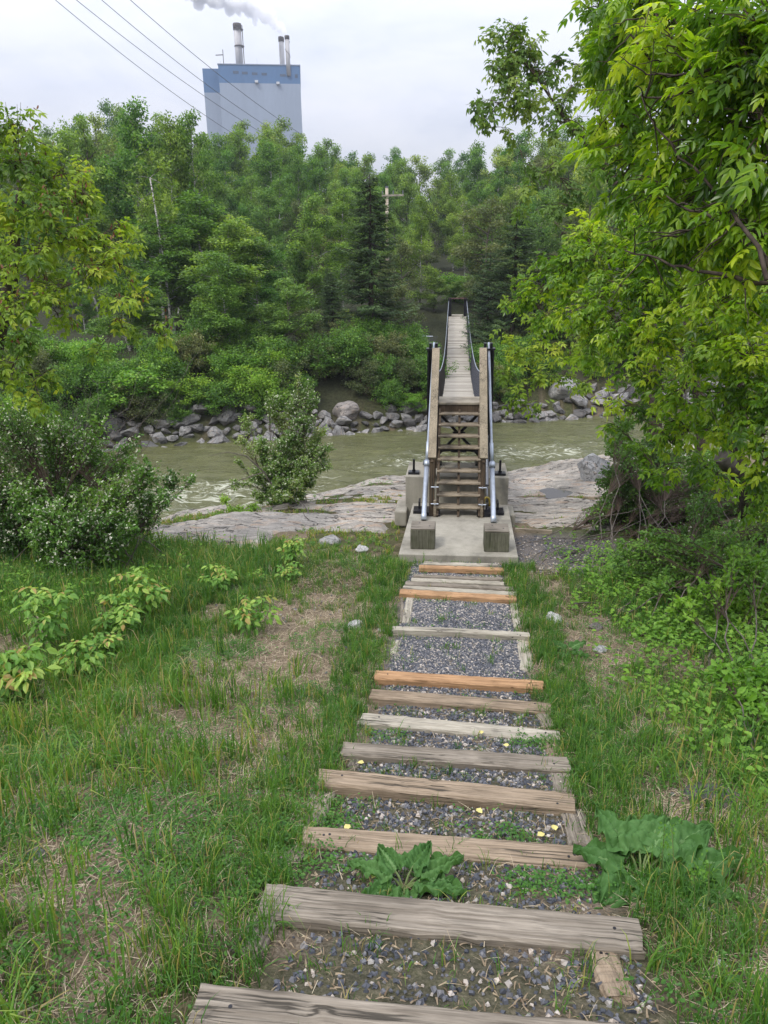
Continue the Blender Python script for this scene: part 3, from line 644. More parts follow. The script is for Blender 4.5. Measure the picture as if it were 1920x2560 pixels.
b.box(B(AX, YT0-.065, (za+zc-.18)/2), (.24, .02, .11)); b.build('cross_brace', M['black'], br)
b = MB(); b.bar(B(AX-.12, YT0, zc-.07), B(AX-.38, YT0, ze+.18), .05, .055, (0, 1, 0)); b.bar(B(AX+.12, YT0, zc-.07), B(AX+.38, YT0, ze+.18), .05, .055, (0, 1, 0)); b.box(B(AX, YT0-.04, zc-.07), (.30, .02, .09))
b.build('knee_brace', M['black'], br)
MB().box(B(AX, YT0+.1, -2.36), (1.0, .08, .12)).build('cross_beam', M['black'], br)
MB().box(B(AX, YT1, -1.16), (1.12, .08, .07)).build('top_bar', plain('rusty_steel', (.10, .05, .045), .7), br)
MB().box(B(AX, YT1-.05, -2.36), (1.0, .08, .12)).build('cross_beam', M['black'], br)
# deck planks
r_ = rng(9); V = []; F = []; yy = YT0+.42; m_ = MB()
while yy < YT1-.15:
    w_ = .138; z = dz(yy); s = (dz(yy+.1)-dz(yy-.1))/.2; s += r_.normal(0, .012); l = math.sqrt(1+s*s)
    hw = .555+r_.normal(0, .008); cx = AX+side_shift(yy)+r_.normal(0, .006)
    m_.box(B(cx, yy, z+r_.normal(0, .004)), (2*hw, w_, .036), ((math.cos(r_.normal(0, .006)), 0, 0), (0, 1/l, s/l), (0, -s/l, 1/l))); yy += .151
def m_deck():
    m, N, L, b = new('deck_planks'); t = N.new('ShaderNodeTexCoord'); o = t.outputs['Object']
    g = ntex(N, L, mapv(N, L, o, (1.3, 16, 4)), 2, 5, .65); se = N.new('ShaderNodeSeparateXYZ'); L.new(o, se.inputs[0])
    pl = math2(N, L, 'FLOOR', math2(N, L, 'DIVIDE', math2(N, L, 'ADD', se.outputs[1], -.495), .151), 0)
    wn = N.new('ShaderNodeTexWhiteNoise'); wn.noise_dimensions = '1D'; L.new(pl, wn.inputs['W'])
    c = ramp(N, L, g, [(.3, (.27, .245, .20)), (.7, (.43, .405, .35))]); c = mixc(N, L, .85, c, ramp(N, L, wn.outputs[0], [(0, (.62, .6, .58)), (.35, (.95, .93, .9)), (1, (1.12, 1.1, 1.08))]), 'MULTIPLY')
    L.new(c, b.inputs['Base Color']); b.inputs['Roughness'].default_value = .85; return m
M['deck'] = m_deck(); m_.build('deck', M['deck'], br)
MB().box(B(AX, YT1+.55, -2.22), (.74, 1.5, .05)).build('far_landing', M['deck'], br)
ysamp = np.linspace(YT0, YT1, 60)
for sx in (-1, 1):
    pts = [B(AX+side_shift(y)+sx*(.62-.06*abs((y-30)/17)**4), y, czz(y)) for y in ysamp]; cb = MB().tube(pts, .017, 6, False).build('hand_cable', M['galv'], br, smooth=True)
    pts2 = [B(AX+side_shift(y)+sx*.575, y, dz(y)-.03) for y in ysamp]; MB().tube(pts2, .014, 6, False).build('deck_cable', M['cable'], br, smooth=True)
    pts3 = [B(AX+side_shift(y)+sx*(.62-.06*abs((y-30)/17)**4), y, czz(y)-.10) for y in ysamp[4:-4]]; MB().tube(pts3, .006, 5, False).build('net_rope', M['cable'], br, smooth=True)
    cl = MB()
    for y in np.arange(YT0+.9, YT1-.5, 1.55):
        x = AX+side_shift(y)+sx*(.62-.06*abs((y-30)/17)**4); z = czz(y)
        cl.tube([B(x, y, z+.03), B(x+sx*.01, y, z-.12), B(x, y+.05, z-.15), B(x, y+.09, z-.05)], .010, 5)
    cl.build('cable_clip', M['galv'], br); bpy.context.view_layer.update()
    # chain mesh of thin wires
    nm = MB(); sp_ = .085; yv = YT0+.5
    wires = []
    while yv < YT1-.3:
        for dr in (-1, 1):
            a_ = [yv+dr*.0, 1]; ys_ = [yv, yv+dr*.5, yv+dr*1.0]
            p = []
            for k, y in enumerate(ys_):
                y = min(max(y, YT0+.2), YT1-.1); f = 1-k/2
                xx = AX+side_shift(y)+sx*(.575*(1-f)+.615*f); p.append(B(xx, y, dz(y)*(1-f)+(czz(y)-.02)*f))
            wires.append(p)
        yv += sp_
    for p in wires: nm.tube(p, .0042, 3, False)
    nm.build('side_net', M['black'], br)
# backstay guard tubes, from the slab up to the saddles
for sx, bx, by, tx in ((-1, 1059, 1300, 1085), (1, 1234, 1306, 1222)):
    p0 = onz(bx, by, -3.88); p1 = ony(tx, 857, YT0); d = p1-p0
    f = lambda t: B(*(p0+d*t))
    MB().tube([f(.0), f(.03), f(.033), f(.30)], [.05, .05, .043, .043], 14).tube([f(.285), f(.315)], .055, 14).build('guard_tube', M['galv'], br, smooth=True)
    MB().tube([f(.315), f(.42), f(.422), f(1.0)], [.034, .034, .024, .022], 10).build('backstay', M['galv'], br, smooth=True)
    ax_ = p0[0]; MB().box(B(ax_-sx*.02+sx*.07, 11.95, -3.875), (.30, .30, .05)).box(B(ax_-sx*.14, 11.78, -3.86), (.26, .2, .06)).box(B(ax_+sx*.1, 12.05, -3.80), (.03, .22, .16)).build('anchor_plate', M['black'], br)
    # spare anchor bolt on the pier
    c = onz((1035 if sx < 0 else 1250), (1178 if sx < 0 else 1183), -3.37)
    MB().box(B(c[0], 12.66, -3.378), (.20, .17, .042)).build('bolt_plate', M['black'], br)
    MB().tube([B(c[0], 12.66, -3.36), B(c[0], 12.66, -3.13)], .021, 8).tube([B(c[0], 12.66, -3.357), B(c[0], 12.66, -3.325)], .035, 6).build('anchor_bolt', M['black'], br)
# turnbuckle and yellow shackle inside the right guard tube
q0 = ony(1218, 1262, 11.98); q1 = ony(1217, 1150, 12.45); d = q1-q0; f = lambda t: B(*(q0+d*t))
MB().tube([f(-.25), f(0)], .03, 10).build('shackle_pin', M['black'], br)
MB().tube([f(.05), f(.42)], .016, 8).tube([f(.42), f(.46), f(.47), f(1.5), f(1.52), f(1.56)], [.034, .034, .03, .03, .034, .034], 10).build('turnbuckle', M['cable'], br, smooth=True)
c = q0; a_ = [(c[0]+.055*math.cos(t)-.01, c[1]-.02, c[2]+.10*math.sin(t)*1.0+.04) for t in np.linspace(-.6, math.pi+.6, 14)]
MB().tube([B(*p) for p in a_], .02, 8).build('shackle', M['yellow'], br, smooth=True)
# ---------------------------------------------------------------- mill building
BY = 360.
def PB(px, py, y=BY): return ony(px, py, y)
def m_clad(name, c):
    m, N, L, b = new(name); t = N.new('ShaderNodeTexCoord'); n = ntex(N, L, t.outputs['Object'], .03, 5)
    wv_ = N.new('ShaderNodeTexWave'); wv_.inputs['Scale'].default_value = .55; wv_.bands_direction = 'X'; L.new(t.outputs['Object'], wv_.inputs[0])
    c_ = ramp(N, L, n, [(.3, tuple(x*.9 for x in c)), (.7, tuple(x*1.08 for x in c))])
    st_ = ntex(N, L, mapv(N, L, t.outputs['Object'], (.5, .5, .03)), 1, 4); c_ = mixc(N, L, .4, c_, ramp(N, L, st_, [(.3, (.85, .85, .85)), (.6, (1, 1, 1))]), 'MULTIPLY')
    L.new(c_, b.inputs['Base Color']); b.inputs['Roughness'].default_value = .6; bump(N, L, b, wv_.outputs['Fac'], .3, .2); return m
M['clad_blue'] = m_clad('blue_cladding', (.045, .13, .27)); M['clad_grey'] = m_clad('grey_cladding', (.25, .30, .38)); M['white_steel'] = plain('white_steel', (.45, .46, .47), .6, 0, .2, .15); M['soot'] = plain('soot', (.06, .05, .045), .8, 0, .3, .5)
M['louver'] = plain('louver', (.04, .07, .12), .6)
zt_ = PB(543, 161)[2]; xL, xR = PB(545, 162)[0], PB(749.5, 175)[0]; zR = PB(749.5, 175)[2]; zTop = zt_
bd = empty('mill_building', (xL, BY, 8)); tag(bd, 'tall windowless industrial building, blue band over grey cladding, beyond the trees', 'building')
def E_(x, y, z): return (x-xL, y-BY, z-8)
zBand = PB(547, 207)[2]; Dp = 45
# the long wall leans away from the camera's axis a little: one corner nearer
_r = ray(749.5, 175); ang = math.atan2(-_r[0], _r[1])+R(.3); ca, sa = math.cos(ang), math.sin(ang)
def WB(u, v, z): return E_(xL+u*ca-v*sa, BY+u*sa+v*ca, z)
def wbox(mb, u0, u1, v0, v1, z0, z1):
    P = [WB(u, v, z) for z in (z0, z1) for u, v in ((u0, v0), (u1, v0), (u1, v1), (u0, v1))]; n = len(mb.V); mb.V += P
    for f in ((0,3,2,1),(4,5,6,7),(0,1,5,4),(1,2,6,5),(2,3,7,6),(3,0,4,7)): mb.F.append([n+i for i in f])
    return mb
Wd = (_r[0]*BY/_r[1]-xL)/(ca-_r[0]/_r[1]*sa)
wbox(MB(), 0, Wd, 0, Dp, 0, zBand).build('lower_wall', M['clad_grey'], bd)
wbox(MB(), -.02, Wd+.02, -.02, Dp, zBand, zTop).build('upper_wall', M['clad_blue'], bd)
wbox(MB(), -.3, Wd+.3, -.3, Dp, zTop, zTop+.35).build('parapet', M['clad_grey'], bd)
# set-back stair tower on the left
u0 = -(xL-PB(506, 172)[0])*1.07; zA = PB(506, 172)[2]+1.5; zAb = PB(510, 230)[2]+1
wbox(MB(), u0, -.03, 7, Dp, 0, zAb).build('annex_wall', M['clad_grey'], bd); wbox(MB(), u0-.02, -.03, 6.98, Dp, zAb, zA).build('annex_band', M['clad_blue'], bd)
def up_(px):
    q = ray(px, 180); return (q[0]*BY/q[1]-xL)/(ca-q[0]/q[1]*sa)
def wz(px, py):
    u = up_(px); y_ = BY+u*sa; return ray(px, py)[2]*y_/ray(px, py)[1]
for a_, b2, ya, yb in ((582.5, 596.5, 177, 184), (604.5, 619, 179, 185.5), (629.5, 643.5, 181, 187.5), (653.5, 667, 182, 188.5), (699.5, 713.5, 185, 191), (736.5, 743.5, 185.5, 195)):
    wbox(MB(), up_(a_), up_(b2), -.12, .1, wz(a_, yb), wz(a_, ya)).build('louver', M['louver'], bd)
for a_, ya in ((636, 202), (689.5, 206)):
    wbox(MB(), up_(a_), up_(a_+8), -1.3, -.03, wz(a_, ya+6), wz(a_, ya)).build('vent_hood', M['white_steel'], bd)
def stack(name, px, py0, py1, wpx, v, cap, mats):
    p = PB(px, py1, BY+v); q = PB(px, py0, BY+v); r_ = wpx/FPX*(p@fw)/2; zb = zTop-.5 if py1 < 180 else p[2]
    o = MB().tube([E_(p[0], BY+v, zb), E_(p[0], BY+v, q[2])], r_, 24).build('chimney', mats, bd, smooth=True)
    MB().tube([E_(p[0], BY+v, q[2]-cap), E_(p[0], BY+v, q[2]-cap*.2), E_(p[0], BY+v, q[2]+.15)], [r_*1.12, r_*1.16, r_*1.12], 24).build('chimney_cap', M['soot'], o, smooth=True)
    return o, p[0], q[2], r_
def m_stack():
    m, N, L, b = new('chimney_paint'); t = N.new('ShaderNodeTexCoord'); n = ntex(N, L, mapv(N, L, t.outputs['Object'], (1, 1, .12)), .5, 5)
    L.new(ramp(N, L, n, [(.3, (.27, .26, .26)), (.5, (.42, .41, .41)), (.7, (.55, .54, .54))]), b.inputs['Base Color']); b.inputs['Roughness'].default_value = .6; return m
M['stack'] = m_stack()
o1, x1, z1, r1 = stack('c', 599, 60, 162, 18, 12, 2.2, M['stack'])
ld_ = MB(); 
for dx in (-.35, .35): ld_.tube([E_(x1+r1+.6, BY+12+dx, zTop), E_(x1+r1+.6, BY+12+dx, z1-.5)], .10, 5)
for k in range(24): zz = zTop+(z1-zTop)*k/24; ld_.box(E_(x1+r1+.6, BY+12, zz), (.14, .7, .14))
ld_.build('ladder', M['soot'], o1)
for zz in (zTop+1.6, zTop+(z1-zTop)*.52, z1-2.4): MB().tube([E_(x1+r1*.25, BY+12, zz), E_(x1+r1*.25, BY+12, zz+.35)], r1*1.35, 18).build('platform', M['soot'], o1)
o2, x2, z2, r2 = stack('c', 706.5, 93, 172, 12.5, 20, 1.9, M['stack'])
o3, x3, z3, r3 = stack('c', 722, 90, 190, 10.5, 6.2, 1.4, M['stack'])
sp2 = MB(); sp2.tube([E_(x3+r3*1.06*math.cos(t), BY+6.2+r3*1.06*math.sin(t), z3-2-t*.95) for t in np.linspace(0, 9, 60)], .10, 5); sp2.build('spiral_strake', M['soot'], o3)
MB().tube([E_(x1-4.6, BY+2, zTop), E_(x1-4.6, BY+2, zTop+6.3)], .16, 6).tube([E_(x1-4.6, BY+2, zTop+4.2), E_(x1-8.1, BY+2, zTop+4.2)], .2, 6).build('davit', M['soot'], bd)
for px_ in (548, 640): MB().tube([E_(PB(px_, 160)[0], BY+2, zTop), E_(PB(px_, 160)[0], BY+2, zTop+2.0)], .06, 5).build('antenna', M['white_steel'], bd)
MB().box(WB(up_(690), -.1, wz(690, 316)), (4.0, .3, 2.6)).build('wall_panel', M['white_steel'], bd)
# ---------------------------------------------------------------- steam plume
def plume():
    r = rng(4); V = []; F = []; import bmesh
    pts = [(716, 91, 8), (706, 76, 11), (694, 62, 13), (678, 47, 17), (660, 34, 21), (638, 22, 25), (612, 10, 28), (585, 0, 30), (555, -10, 34), (515, -22, 38), (470, -32, 44), (420, -45, 48)]
    bm = bmesh.new()
    for i in range(len(pts)-1):
        (xa, ya, ra), (xb, yb, rb) = pts[i], pts[i+1]
        for k in range(30):
            t = r.random(); rad = (ra*(1-t)+rb*t)/FPX*385*.72
            p = ony(xa*(1-t)+xb*t, ya*(1-t)+yb*t, BY+8+i*1.5)
            off = r.normal(0, 1, 3)*rad*.5; rr_ = rad*r.uniform(.22, .52)
            bmesh.ops.create_icosphere(bm, subdivisions=2, radius=rr_, matrix=Matrix.Translation(Vector(p+off)))
    me = bpy.data.meshes.new('steam_plume'); bm.to_mesh(me); bm.free(); o = bpy.data.objects.new('steam_plume', me); COL.objects.link(o)
    rm = o.modifiers.new('r', 'REMESH'); rm.mode = 'VOXEL'; rm.voxel_size = .34; rm.use_smooth_shade = True
    for s, st_ in ((2.6, 1.4), (.8, .8)):
        tx = bpy.data.textures.new('puff', 'CLOUDS'); tx.noise_scale = s; tx.noise_depth = 2
        d = o.modifiers.new('d', 'DISPLACE'); d.texture = tx; d.strength = st_; d.mid_level = .5; d.texture_coords = 'GLOBAL'
    m = bpy.data.materials.new('steam'); m.use_nodes = True; N = m.node_tree.nodes; N.clear(); L = m.node_tree.links
    ou = N.new('ShaderNodeOutputMaterial'); v = N.new('ShaderNodeVolumePrincipled'); v.inputs['Color'].default_value = (.985, .985, .99, 1); v.inputs['Density'].default_value = .55; v.inputs['Anisotropy'].default_value = .2
    L.new(v.outputs[0], ou.inputs['Volume']); me.materials.append(m); tag(o, 'white steam plume drifting left from the twin chimneys', 'steam', kind='stuff')
plume()
# ---------------------------------------------------------------- wires, poles, fence
for i, (pa, pb, lab) in enumerate((((330, -12), (760, 340), 'topmost overhead wire crossing the blue band of the building'), ((250, -15), (690, 330), 'second overhead wire from the top'), ((170, -20), (660, 335), 'third overhead wire from the top'), ((125, -20), (600, 345), 'lowest and leftmost overhead wire of the four'))):
    a_ = ony(pa[0]-160, pa[1]-130, 62); b_ = ony(*pb, 92); pts = []
    for t in np.linspace(0, 1, 30): p = a_*(1-t)+b_*t; pts.append(p-np.array([0, 0, 4*t*(1-t)*.75]))
    o = MB().tube(pts, .028, 5, False).build('power_line', M['cable'], smooth=True); tag(o, lab, 'wire', 'overhead wires')
def pole(px, pyt, pyb, y_, wd, arm, lab, full=True):
    t = ony(px, pyt, y_); gz = Hp(t[0], y_); e_ = empty('utility_pole', (t[0], y_, gz)); tag(e_, lab, 'utility pole', 'utility poles in the far wood')
    h = t[2]-gz; MB().tube([(0, 0, -.3), (0, 0, h)], [wd*.6, wd*.45], 12).build('pole', M['pole'], e_, smooth=True)
    MB().box((arm*.28, -.14, h-(.55 if full else .35)), (arm, .1, .13)).build('crossarm', M['wood_pale'], e_)
    for u in (-.2, .3, .74): MB().tube([(arm*u, -.14, h-.45), (arm*u, -.14, h-.22)], .05, 8).build('insulator', M['cable'], e_)
    MB().tube([(0, 0, h), (0, 0, h+.12)], wd*.5, 8).build('pole_cap', M['cable'], e_)
M['pole'] = plain('pole_wood', (.40, .34, .26), .85, 0, .2, 3)
pole(967, 470, 0, 60, .26, 1.7, 'pale wooden utility pole with a crossarm behind the tall spruce')
pole(1158, 502, 0, 88, .26, 1.5, 'distant grey utility pole with a crossarm above the bridge end')
fe = empty('wire_fence', tuple(ony(1019, 868, 40))); tag(fe, 'short wire fence with a grey post on the far bank left of the bridge', 'fence')
fo_ = ony(1019, 868, 40); fp = lambda px, py: tuple(ony(px, py, 40)-fo_)
MB().tube([fp(1019, 870), fp(1019, 837)], .05, 8).build('post', M['galv'], fe); MB().tube([fp(1019, 839), fp(1082, 841)], .025, 6).build('rail', M['galv'], fe)
fn = MB()
for k in range(30):
    fn.tube([fp(1019+k*2.1, 840), fp(1019+k*2.1+15, 868)], .006, 3, False); fn.tube([fp(1019+k*2.1+15, 840), fp(1019+k*2.1, 868)], .006, 3, False)
fn.build('wire_net', M['cable'], fe)
# ---------------------------------------------------------------- leaves and plants
def nrm(v): return v/(np.linalg.norm(v, axis=-1, keepdims=True)+1e-9)
# leaflet: base, tip, two points on each side; slightly folded and drooping at the tip
def leaflet(w=.22, fold=.12, droop=.12):
    V = np.array([[0, 0, 0], [0, 1, -droop], [-w, .33, fold*w*3], [-w*.8, .68, fold*w*2-droop*.3], [w, .33, fold*w*3], [w*.8, .68, fold*w*2-droop*.3]])
    return V, np.array([[0, 1, 3, 2], [0, 4, 5, 1]])
def diamond(w=.3): return np.array([[0, 0, 0], [w, .45, .06], [0, 1, -.05], [-w, .45, .06]]), np.array([[0, 1, 2, 3]])
def pinnate(n=3, w=.2, ln=.5, droop=.35):
    """compound leaf of 2n+1 leaflets on a drooping stalk, unit length about 1"""
    Vs, Fs = [], []; V0, F0 = leaflet(w, .12, .18)
    def put(o, an, l, dz_):
        c, s = math.cos(an), math.sin(an); P = V0*l; P = P@np.array([[c, s, 0], [-s, c, 0], [0, 0, 1]]); P[:, 2] -= dz_*np.linalg.norm(P[:, :2], axis=1)
        Fs.append(F0+sum(len(q) for q in Vs)); Vs.append(P+o)
    for i in range(n):
        t = .28+.5*i/max(1, n-1)
        for sgn in (-1, 1): put(np.array([0, t, -droop*t*t]), -sgn*R(58-8*i), ln*(.95-.05*i), .35)
    put(np.array([0, .82, -droop*.7]), 0, ln, .5)
    return np.concatenate(Vs), np.concatenate(Fs)
def scatter(tmpl, P, D, Nn, sc, tint, r, jt=.08):
    """copies of a template at P, y axis along D, z axis near Nn; returns V, F, tint"""
    V0, F0 = tmpl; D = nrm(D); X_ = nrm(np.cross(D, Nn)); Z_ = np.cross(X_, D)
    V = P[:, None]+(V0[None, :, 0:1]*X_[:, None]+V0[None, :, 1:2]*D[:, None]+V0[None, :, 2:3]*Z_[:, None])*sc[:, None, None]
    n = len(P); F = F0[None]+(np.arange(n)*len(V0))[:, None, None]
    t = np.repeat(tint, len(F0))+r.normal(0, jt, n*len(F0))
    return V.reshape(-1, 3), F.reshape(-1, F0.shape[1]), np.clip(t, 0, 1)
def rsph(r, n): return nrm(r.normal(size=(n, 3)))
class Tubes:
    def __init__(s): s.mb = MB()
    def add(s, p, ra, n=6): s.mb.tube(p, ra, n, False)
def wander(r, a, b, n, amt, sag=0):
    t = np.linspace(0, 1, n)[:, None]; a = np.array(a, float); b = np.array(b, float); L_ = np.linalg.norm(b-a)
    j = np.cumsum(r.normal(0, 1, (n, 3)), 0); j = j-j[:1]*(1-t)-j[-1:]*t
    p = a*(1-t)+b*t+j*amt*L_/math.sqrt(n); p[:, 2:] += sag*L_*t*(1-t)*4; return p
# ---- broadleaf tree from a trunk line and chosen foliage masses
def clump_tree(root, trunk, r0, clumps, tmpl, leafsize, dens, mat, bark, seed, twr=.006, droop=.35, tint0=.5, tvar=.22, extra=None, flat=.8, crownname='crown', limbk=1.0, yellow=None):
    r = rng(seed); O_ = np.array(root.location); tb = MB(); tw = MB(); trunk = np.array(trunk, float)
    n = len(trunk); rad = np.linspace(r0, r0*.38, n); tb.tube(trunk-O_, rad, 12)
    nodes = [trunk[i] for i in range(max(1, n//3), n)]; nrad = [rad[i] for i in range(max(1, n//3), n)]
    P, D, Nn, T_, SC = [], [], [], [], []; lb = MB()
    for ci, (c, cr_) in enumerate(clumps):
        c = np.array(c, float); cr_ = np.array(cr_ if hasattr(cr_, '__len__') else (cr_, cr_, cr_*flat), float)
        cost = [np.linalg.norm(c-q)*(1+.9*max(0, q[2]-c[2])/(np.linalg.norm(c-q)+.1)) for q in nodes]; k = int(np.argmin(cost)); s0 = nodes[k]
        Lb = np.linalg.norm(c-s0); m = max(4, int(Lb/.35)); pl = wander(r, s0, c+np.array([0, 0, -.15*cr_[2]]), m, .045, .03)
        ra = min(nrad[k]*.75, (.010+.014*Lb)*limbk); rl = np.linspace(ra, max(.004, ra*.3), m); lb.tube(pl-O_, rl, 6, False)
        nodes += [pl[i] for i in range(m//2, m)]; nrad += [rl[i] for i in range(m//2, m)]
        vol = cr_.prod(); nt = max(5, int(dens*cr_.mean()**2*34)); ctint = tint0+r.normal(0, tvar*.6)
        dirs = rsph(r, nt); ends = c+dirs*cr_*(r.random((nt, 1))**.33)*r.uniform(.75, 1.12, (nt, 1)); 
        starts = pl[r.integers(max(0, m//2-1), m, nt)]
        for q in range(nt):
            p = wander(r, starts[q], ends[q], 5, .06, .08); tw.tube(p-O_, np.linspace(twr, twr*.4, 5), 3, False)
            nl = max(3, int(np.linalg.norm(ends[q]-starts[q])/leafsize*1.1)+3); u = r.uniform(.35, 1.02, nl); idx = u*4; i0 = np.minimum(idx.astype(int), 3); f = (idx-i0)[:, None]
            pp = p[i0]*(1-f)+p[i0+1]*f; dd = nrm(p[i0+1]-p[i0]); ds = nrm(dd*.6+rsph(r, nl)*.95+np.array([0, 0, -droop])*r.uniform(.3, 1.4, (nl, 1)))
            P.append(pp); D.append(ds); Nn.append(nrm(rsph(r, nl)*.55+np.array([0, 0, 1.0]))); SC.append(leafsize*r.uniform(.45, 1.25, nl)); T_.append(np.full(nl, ctint)+r.normal(0, tvar*.6)+r.normal(0, tvar*.4, nl))
    P = np.concatenate(P)-O_; V, F, t = scatter(tmpl, P, np.concatenate(D), np.concatenate(Nn), np.concatenate(SC), np.concatenate(T_), r)
    tk = tb.build('trunk', bark, root, smooth=True); lb.build('limbs', bark, root, smooth=True); tw.build('sprays', M['twig'], root)
    return mesh(crownname, V, F, mat, root, tint=t), P
# ---- whole-tree prototypes for the far wood (unit: metres, base at origin)
def leafy_proto(name, h, wd, mat, bark, seed, leaf=.13, nl=15000, low=.2, cl=.55, trunk_r=.11, tmpl=None, tint0=.45, multi=1, shape=1.0, up_=.3):
    r = rng(seed); root = empty(name); tb = MB(); P, D, SC, T_ = [], [], [], []; tips = []
    for s in range(multi):
        an = r.uniform(0, 6.28); top = np.array([math.cos(an)*h*.06*multi, math.sin(an)*h*.06*multi, h*r.uniform(.88, 1.0) if s else h])
        base = np.array([math.cos(an), math.sin(an), 0])*.12*(multi > 1); tr = wander(r, base, top, 12, .02); tb.tube(tr, np.linspace(trunk_r, .012, 12), 7, False)
        nb = int(34/multi**.5)
        for i in range(nb):
            u = low+(1-low)*(i+r.random())/nb; q = u*11; k = min(int(q), 10); st_ = tr[k]*(1-(q-k))+tr[k+1]*(q-k)
            v = (u-low)/(1-low); prof = (math.sin(math.pi*min(1, (v*.86+.14))**.8)**.7)*shape+.12; rad = wd*prof*r.uniform(.55, 1.12)
            an = r.uniform(0, 6.28); e_ = st_+np.array([math.cos(an)*rad, math.sin(an)*rad, rad*up_*r.uniform(.2, 1.6)])
            br_ = wander(r, st_, e_, 6, .06); tb.tube(br_, np.linspace(.012+.02*rad*trunk_r*8, .005, 6), 4, False)
            for k in range(max(2, int(rad/wd*7))):
                w_ = r.uniform(.35, 1.05); f = w_*5; kk = min(int(f), 4); c = br_[kk]*(1-(f-kk))+br_[kk+1]*(f-kk); tips.append((c+r.normal(0, .16, 3)*wd*.35, cl*r.uniform(.55, 1.15)))
        tips.append((tr[-1], cl*.55)); tips.append((tr[-2], cl*.7))
    per = max(8, nl//len(tips))
    for c, cr_ in tips:
        n = int(per*(cr_/cl)**2)+4; d = rsph(r, n)*(r.random((n, 1))**.45)*cr_*np.array([1, 1, .75]); P.append(c+d); D.append(nrm(d)*.7+rsph(r, n)*.7+np.array([0, 0, -.35])); SC.append(leaf*r.uniform(.6, 1.25, n)); T_.append(np.full(n, tint0+r.normal(0, .2)))
    P = np.concatenate(P); n = len(P); V, F, t = scatter(tmpl or diamond(.36), P, np.concatenate(D), nrm(rsph(r, n)*.7+np.array([0, 0, 1.])), np.concatenate(SC), np.concatenate(T_), r, .17)
    tb.build('trunk', bark, root, smooth=True); mesh('crown', V, F, mat, root, tint=t); return [root, h, wd]
def spruce_proto(name, h, wd, seed, dens=1.0):
    r = rng(seed); root = empty(name); tb = MB(); tb.tube(wander(r, (0, 0, 0), (0, 0, h), 10, .006), np.linspace(.15, .012, 10), 8, False)
    P, D, Nn, SC, T_ = [], [], [], [], []; z = h*.07
    while z < h-.12:
        v = 1-z/h; L0 = wd*(min(1, v*1.25)**.62)*r.uniform(.75, 1.1)+.08; nb = 7 if v > .15 else 5
        for k in range(nb):
            an = r.uniform(0, 6.28); L_ = L0*r.uniform(.65, 1.15); st_ = np.array([0, 0, z+r.normal(0, .06)]); dirv = np.array([math.cos(an), math.sin(an), 0])
            m = 9; t = np.linspace(0, 1, m)[:, None]; br_ = st_+dirv*L_*t+np.array([0, 0, 1.])*(L_*(-.42*t*(1-.55*t)-.06*t+.22*t**3)); tb.tube(br_, np.linspace(.010+.008*L_, .004, m), 3, False)
            nn = int(dens*(18+46*L_)); u = r.uniform(.12, 1.0, nn)**.8; f = u*(m-1); kk = np.minimum(f.astype(int), m-2); g = (f-kk)[:, None]; p = br_[kk]*(1-g)+br_[kk+1]*g
            sd_ = np.cross(dirv, [0, 0, 1]); sg = r.choice([-1, 1], nn)[:, None]; lat = sg*sd_*r.uniform(.5, 1.1, (nn, 1)); ln_ = (.16+.34*L_*.35*(1-u))*r.uniform(.7, 1.25, nn)
            off = r.uniform(0, 1, (nn, 1))*ln_[:, None]*.9
            dv = nrm(dirv*.75+lat+np.array([0, 0, -.35])+rsph(r, nn)*.35); P.append(p+dv*off); D.append(dv); Nn.append(nrm(rsph(r, nn)*.5+np.array([0, 0, 1.]))); SC.append(ln_*.75); tn = r.normal(0, .12)
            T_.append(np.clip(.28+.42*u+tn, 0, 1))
        z += .13+.20*v
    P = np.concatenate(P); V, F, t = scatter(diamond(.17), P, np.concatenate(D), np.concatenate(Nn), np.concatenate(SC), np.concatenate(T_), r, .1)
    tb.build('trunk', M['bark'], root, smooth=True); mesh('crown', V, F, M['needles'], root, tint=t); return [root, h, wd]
PR = {}
for i in range(4): PR['birch%d' % i] = leafy_proto('birch_tree', 11, 2.1, M['leaf_birch'], M['birch'], 20+i, leaf=.17, nl=19000, cl=.66, low=.14, up_=.55)
for i in range(3): PR['aspen%d' % i] = leafy_proto('leafy_tree', 9, 1.9, M['leaf_pale'], M['bark_grey'], 30+i, leaf=.16, nl=15000, cl=.55, low=.12, up_=.7)
for i in range(2): PR['olive%d' % i] = leafy_proto('leafy_tree', 8, 1.9, M['leaf_olive'], M['bark_grey'], 40+i, leaf=.14, nl=14000, cl=.5, low=.1, up_=.6)
for i in range(3): PR['spruce%d' % i] = spruce_proto('spruce_tree', 9.5, 2.0, 50+i)
for i in range(3): PR['shrub%d' % i] = leafy_proto('shrub', 2.4, 1.35, M['leaf_bright'] if i == 1 else M['leaf_shrub'], M['twig'], 60+i, leaf=.12, nl=8000, low=.03, cl=.34, trunk_r=.03, multi=4, up_=.5)
PR['shrub3'] = leafy_proto('shrub', 2.6, 1.3, M['leaf_olive'], M['twig'], 66, leaf=.11, nl=7000, low=.03, cl=.30, trunk_r=.03, multi=4, up_=.6)
KIDS = {k: [c for c in bpy.data.objects if c.parent == v[0]] for k, v in PR.items()}
used = set(); prr = random.Random(77)
